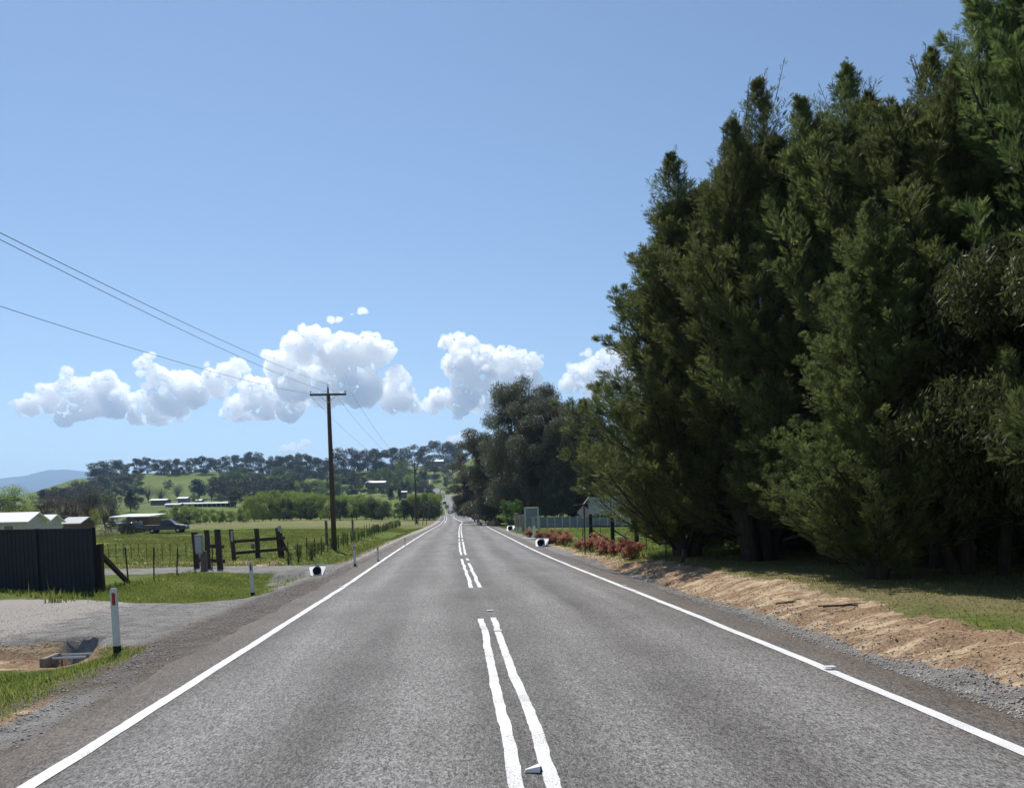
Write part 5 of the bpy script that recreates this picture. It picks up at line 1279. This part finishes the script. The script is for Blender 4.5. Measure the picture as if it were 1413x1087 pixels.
g = G(941, 776); tt = atd(946, 757, g[1]); o = wobble_post(.13, float(tt[2]-g[2])).build('leaning_post', M['timber'], None, tuple(g)); o.rotation_euler = (0, .2, 0); tag(o, 'short dark leaning timber post at the left foot of the cypress row', 'post')
# pale concrete drive crossing and edge
def slab(name, pts, m, dz, label=None):
    v = []; n_ = 16
    A, B, C_, D_ = [np.array(p_, float) for p_ in pts]
    for i in range(n_+1):
        for a, b in ((A, B), (D_, C_)): p_ = a*(1-i/n_)+b*i/n_; v.append((p_[0], p_[1], T(p_[0], p_[1])+dz))
    f = [(2*i, 2*i+1, 2*i+3, 2*i+2) for i in range(n_)]
    b0 = len(v); v += [(a, b, c-.15) for a, b, c in v]; f += [(2*i, 2*i+2, b0+2*i+2, b0+2*i) for i in range(n_)]+[(2*i+1, b0+2*i+1, b0+2*i+3, 2*i+3) for i in range(n_)]+[(0, b0, b0+1, 1)]
    o = MB().add(v, f).build(name, M[m]); tag(o, kind='structure')
a = G(722, 743)[:2]; b = G(798, 744)[:2]; slab('driveway', [a, b, (b[0]+.3, b[1]+2.6), (a[0]+.2, a[1]+2.4)], 'concrete', .03)
a = G(700, 720)[:2]; b = (a[0]+9, a[1]+1); slab('driveway', [a, b, (b[0], b[1]+7), (a[0], a[1]+7)], 'concrete', .04)
a = onto(850, 52)[:2]; b = onto(940, 52)[:2]; slab('path', [a, b, (b[0], b[1]+1.4), (a[0], a[1]+1.4)], 'concrete', .04)
for px, lb in ((728.5, 'left low white block beside the culvert end'), (735, 'right low white block beside the culvert end')):
    g = G(px, 741.5); o = MB().box(-.14, .14, -.12, .12, -.05, .17, .02).build('white_block', M['white'], None, tuple(g)); tag(o, lb, 'block', 'low white blocks')
# red shrubs
RG2 = 'red-leaved shrubs on the lawn'
rb = bush_proto('red_shrub', 'nearest red-leaved shrub, right end of the row below the billboard', 8, .55, 1.0, 2600, .05, 'redleaf', group=RG2, asp=.35)
rb.location = onto(873, 28.5); rb.scale = (.95, .9, .85)
for px, y, s, lb in [(864, 29.5, .8, 'red-leaved shrub second from the right in the row below the billboard'), (850, 31, .75, 'red-leaved shrub in the middle of the row below the billboard'), (838, 32.5, .75, 'red-leaved shrub left of the middle in the row below the billboard'), (829, 34, .85, 'red-leaved shrub at the foot of the billboard braces'), (817, 35.5, 1.0, 'brightest red shrub directly right of the diamond sign post'), (801, 38, .7, 'small dark red shrub left of the diamond sign post'),
                     (780, 43, 1.0, 'tall dark red shrub at the right end of the far row'), (770, 45, 1.0, 'orange-red shrub in the far row on the lawn'), (761, 47, 1.0, 'orange-red shrub at the left of the far row on the lawn'), (746, 52, .8, 'small red shrub near the farm gate'), (731, 58, .8, 'small orange shrub by the pale green posts')]:
    dup(rb, onto(px, y), random.uniform(0, 6), (s*1.05, s, s), lb, RG2)
# rocks / cut branches by the far right shoulder
g = onto(672, 118)
stn = MB()
for k in range(9):
    q = (ico_v*(.5+.3*random.random())+np.array([random.uniform(-1.6, 1.6), random.uniform(-3, 3), .15])); stn.add([tuple(a) for a in q], [tuple(a) for a in ico_f])
o = stn.build('rubble_pile', M['clod'], None, g); tag(o, 'pale heap of rubble on the right shoulder below the gums', 'rubble')
# fallen twigs on the bank
for px, py, lb in [(1083, 834, 'left fallen dark twig lying on the clay bank'), (1140, 838, 'right fallen dark twig lying on the clay bank')]:
    g = G(px, py); mb = MB(); rr = random.Random(px)
    for k in range(5): a = Vector((rr.uniform(-.3, .3), rr.uniform(-.1, .1), .03)); mb.tube([a, a+Vector((rr.uniform(.2, .5), rr.uniform(-.2, .2), .03)), a+Vector((rr.uniform(.5, .8), rr.uniform(-.2, .2), .0))], [.012, .009, .004], 5)
    o = mb.build('fallen_twig', M['darkbark'], None, tuple(g)); tag(o, lb, 'twig', 'fallen twigs on the bank')

# ------------------------------------------------------------------ clouds
CD = 13500.0
def cloud(name, blobs, label, seed, vox=13, CD=CD):
    rr = random.Random(seed); import bmesh
    bm = bmesh.new(); c0 = np.array(atd(blobs[0][0], blobs[0][1], CD))
    def ball(c, rad, sub):
        bmesh.ops.create_icosphere(bm, subdivisions=sub, radius=1, matrix=Matrix.Translation(c) @ Matrix.Rotation(rr.uniform(0, 6), 4, 'Z') @ Matrix.Diagonal((rad*rr.uniform(.9, 1.25), rad, rad*rr.uniform(.8, 1.0), 1)))
    for (px, py, r) in blobs:
        p_ = np.array(atd(px, py, CD)); s = CD/1060; R0 = r*s*.9
        c = Vector(p_-c0)+Vector((0, rr.uniform(-.7, .7)*max(r, 12)*s, 0)); ball(c, R0, 2)
        if r < 9: 
            for k in range(4): ball(c+Vector((rr.uniform(-1.6, 1.6), rr.uniform(-.5, .5), rr.uniform(-.6, .6)))*R0, R0*rr.uniform(.25, .5), 1)
            continue
        for k in range(7):
            o1 = Vector((rr.uniform(-1, 1), rr.uniform(-1, .35), rr.uniform(-.35, 1))).normalized(); r1 = R0*rr.uniform(.34, .56); c1 = c+o1*R0*.8; ball(c1, r1, 1)
            for q in range(4):
                o2 = (o1*.8+Vector((rr.uniform(-1, 1), rr.uniform(-1, .4), rr.uniform(-.6, 1)))).normalized(); ball(c1+o2*r1*.85, r1*rr.uniform(.3, .55), 1)
    m = bpy.data.meshes.new(name); bm.to_mesh(m); bm.free()
    o = link(name, m, M['cloud'], None, tuple(c0))
    rm = o.modifiers.new('remesh', 'REMESH'); rm.mode = 'VOXEL'; rm.voxel_size = vox; rm.use_smooth_shade = True
    for k, (ns, st) in enumerate(((300, 150), (110, 120), (45, 75))):
        tx = bpy.data.textures.new('cloud_noise', 'CLOUDS'); tx.noise_scale = ns; tx.noise_depth = 3
        d = o.modifiers.new('displace', 'DISPLACE'); d.texture = tx; d.strength = st; d.mid_level = .43; d.texture_coords = 'LOCAL'
    tag(o, kind='structure'); return o
def cloud_mat(dens=.013):
    m = bpy.data.materials.new('cloud'); m.use_nodes = True; n = m.node_tree.nodes; l = m.node_tree.links
    n.remove(n['Principled BSDF']); v = n.new('ShaderNodeVolumePrincipled'); v.inputs['Color'].default_value = (1, 1, 1, 1); v.inputs['Density'].default_value = dens; v.inputs['Anisotropy'].default_value = .6
    l.new(v.outputs[0], n['Material Output'].inputs['Volume']); return m
M['cloud'] = cloud_mat()
CL1 = [(50,560,16),(75,552,19),(98,540,18),(95,560,25),(120,552,26),(150,545,26),(165,560,20),(90,575,13),(190,572,13),(215,568,20),(240,558,24),(205,548,15),(225,530,20),(255,530,22),(270,545,22),(300,532,18),(318,518,15),(335,507,11),(30,556,6),(97,516,6),(140,522,8)]
CL2 = [(330,562,22),(360,555,28),(390,552,30),(352,535,18),(395,512,26),(420,490,24),(430,465,15),(442,472,18),(465,482,20),(480,500,33),(508,490,26),(528,485,15),(450,530,36),(500,540,33),(540,545,24),(548,520,14),(556,552,18),(400,572,13),(575,562,10),(595,560,12),(410,535,26)]
CL3 = [(618,472,9),(640,476,17),(635,508,22),(652,520,32),(668,502,26),(690,500,22),(710,505,20),(733,502,10),(608,552,16),(640,550,24),(680,545,26),(700,530,26),(730,530,18),(655,560,12)]
CL4 = [(800,520,18),(828,507,20),(850,500,20),(788,532,12),(810,487,5),(870,510,25),(840,525,20),(812,540,10)]
cloud('cloud', CL1, '', 1); cloud('cloud', CL2, '', 2); cloud('cloud', CL3, '', 3); cloud('cloud', CL4, '', 4)
cloud('cloud', [(202,496,6),(210,492,5),(196,504,4),(192,514,4)], '', 5, 14); cloud('cloud', [(403,618,6),(412,615,6),(422,612,5),(394,620,5)], '', 6, 16, 19000.0); cloud('cloud', [(628,606,7),(640,602,8),(648,606,8)], '', 7, 18, 19000.0)
cloud('cloud', [(470,440,2.2),(474,436,1.6),(500,432,2.6),(505,430,1.8),(486,434,1.5),(458,441,1.4)], '', 8, 14); cloud('cloud', [(288,502,1.8),(745,492,2.4),(740,498,3)], '', 9, 12)

# ------------------------------------------------------------------ air
def haze(d):
    b = MB().box(-9600, 9600, -60, 11600, -12, 820).build('haze', None); m = bpy.data.materials.new('haze'); m.use_nodes = True; n = m.node_tree.nodes; l = m.node_tree.links
    n.remove(n['Principled BSDF']); v = n.new('ShaderNodeVolumePrincipled'); v.inputs['Color'].default_value = (.42, .63, 1.0, 1); v.inputs['Density'].default_value = d; v.inputs['Anisotropy'].default_value = .3
    l.new(v.outputs[0], n['Material Output'].inputs['Volume']); b.data.materials.append(m); tag(b, kind='stuff', label='thin blue haze over the far hills', cat='haze')
haze(1.1e-4)
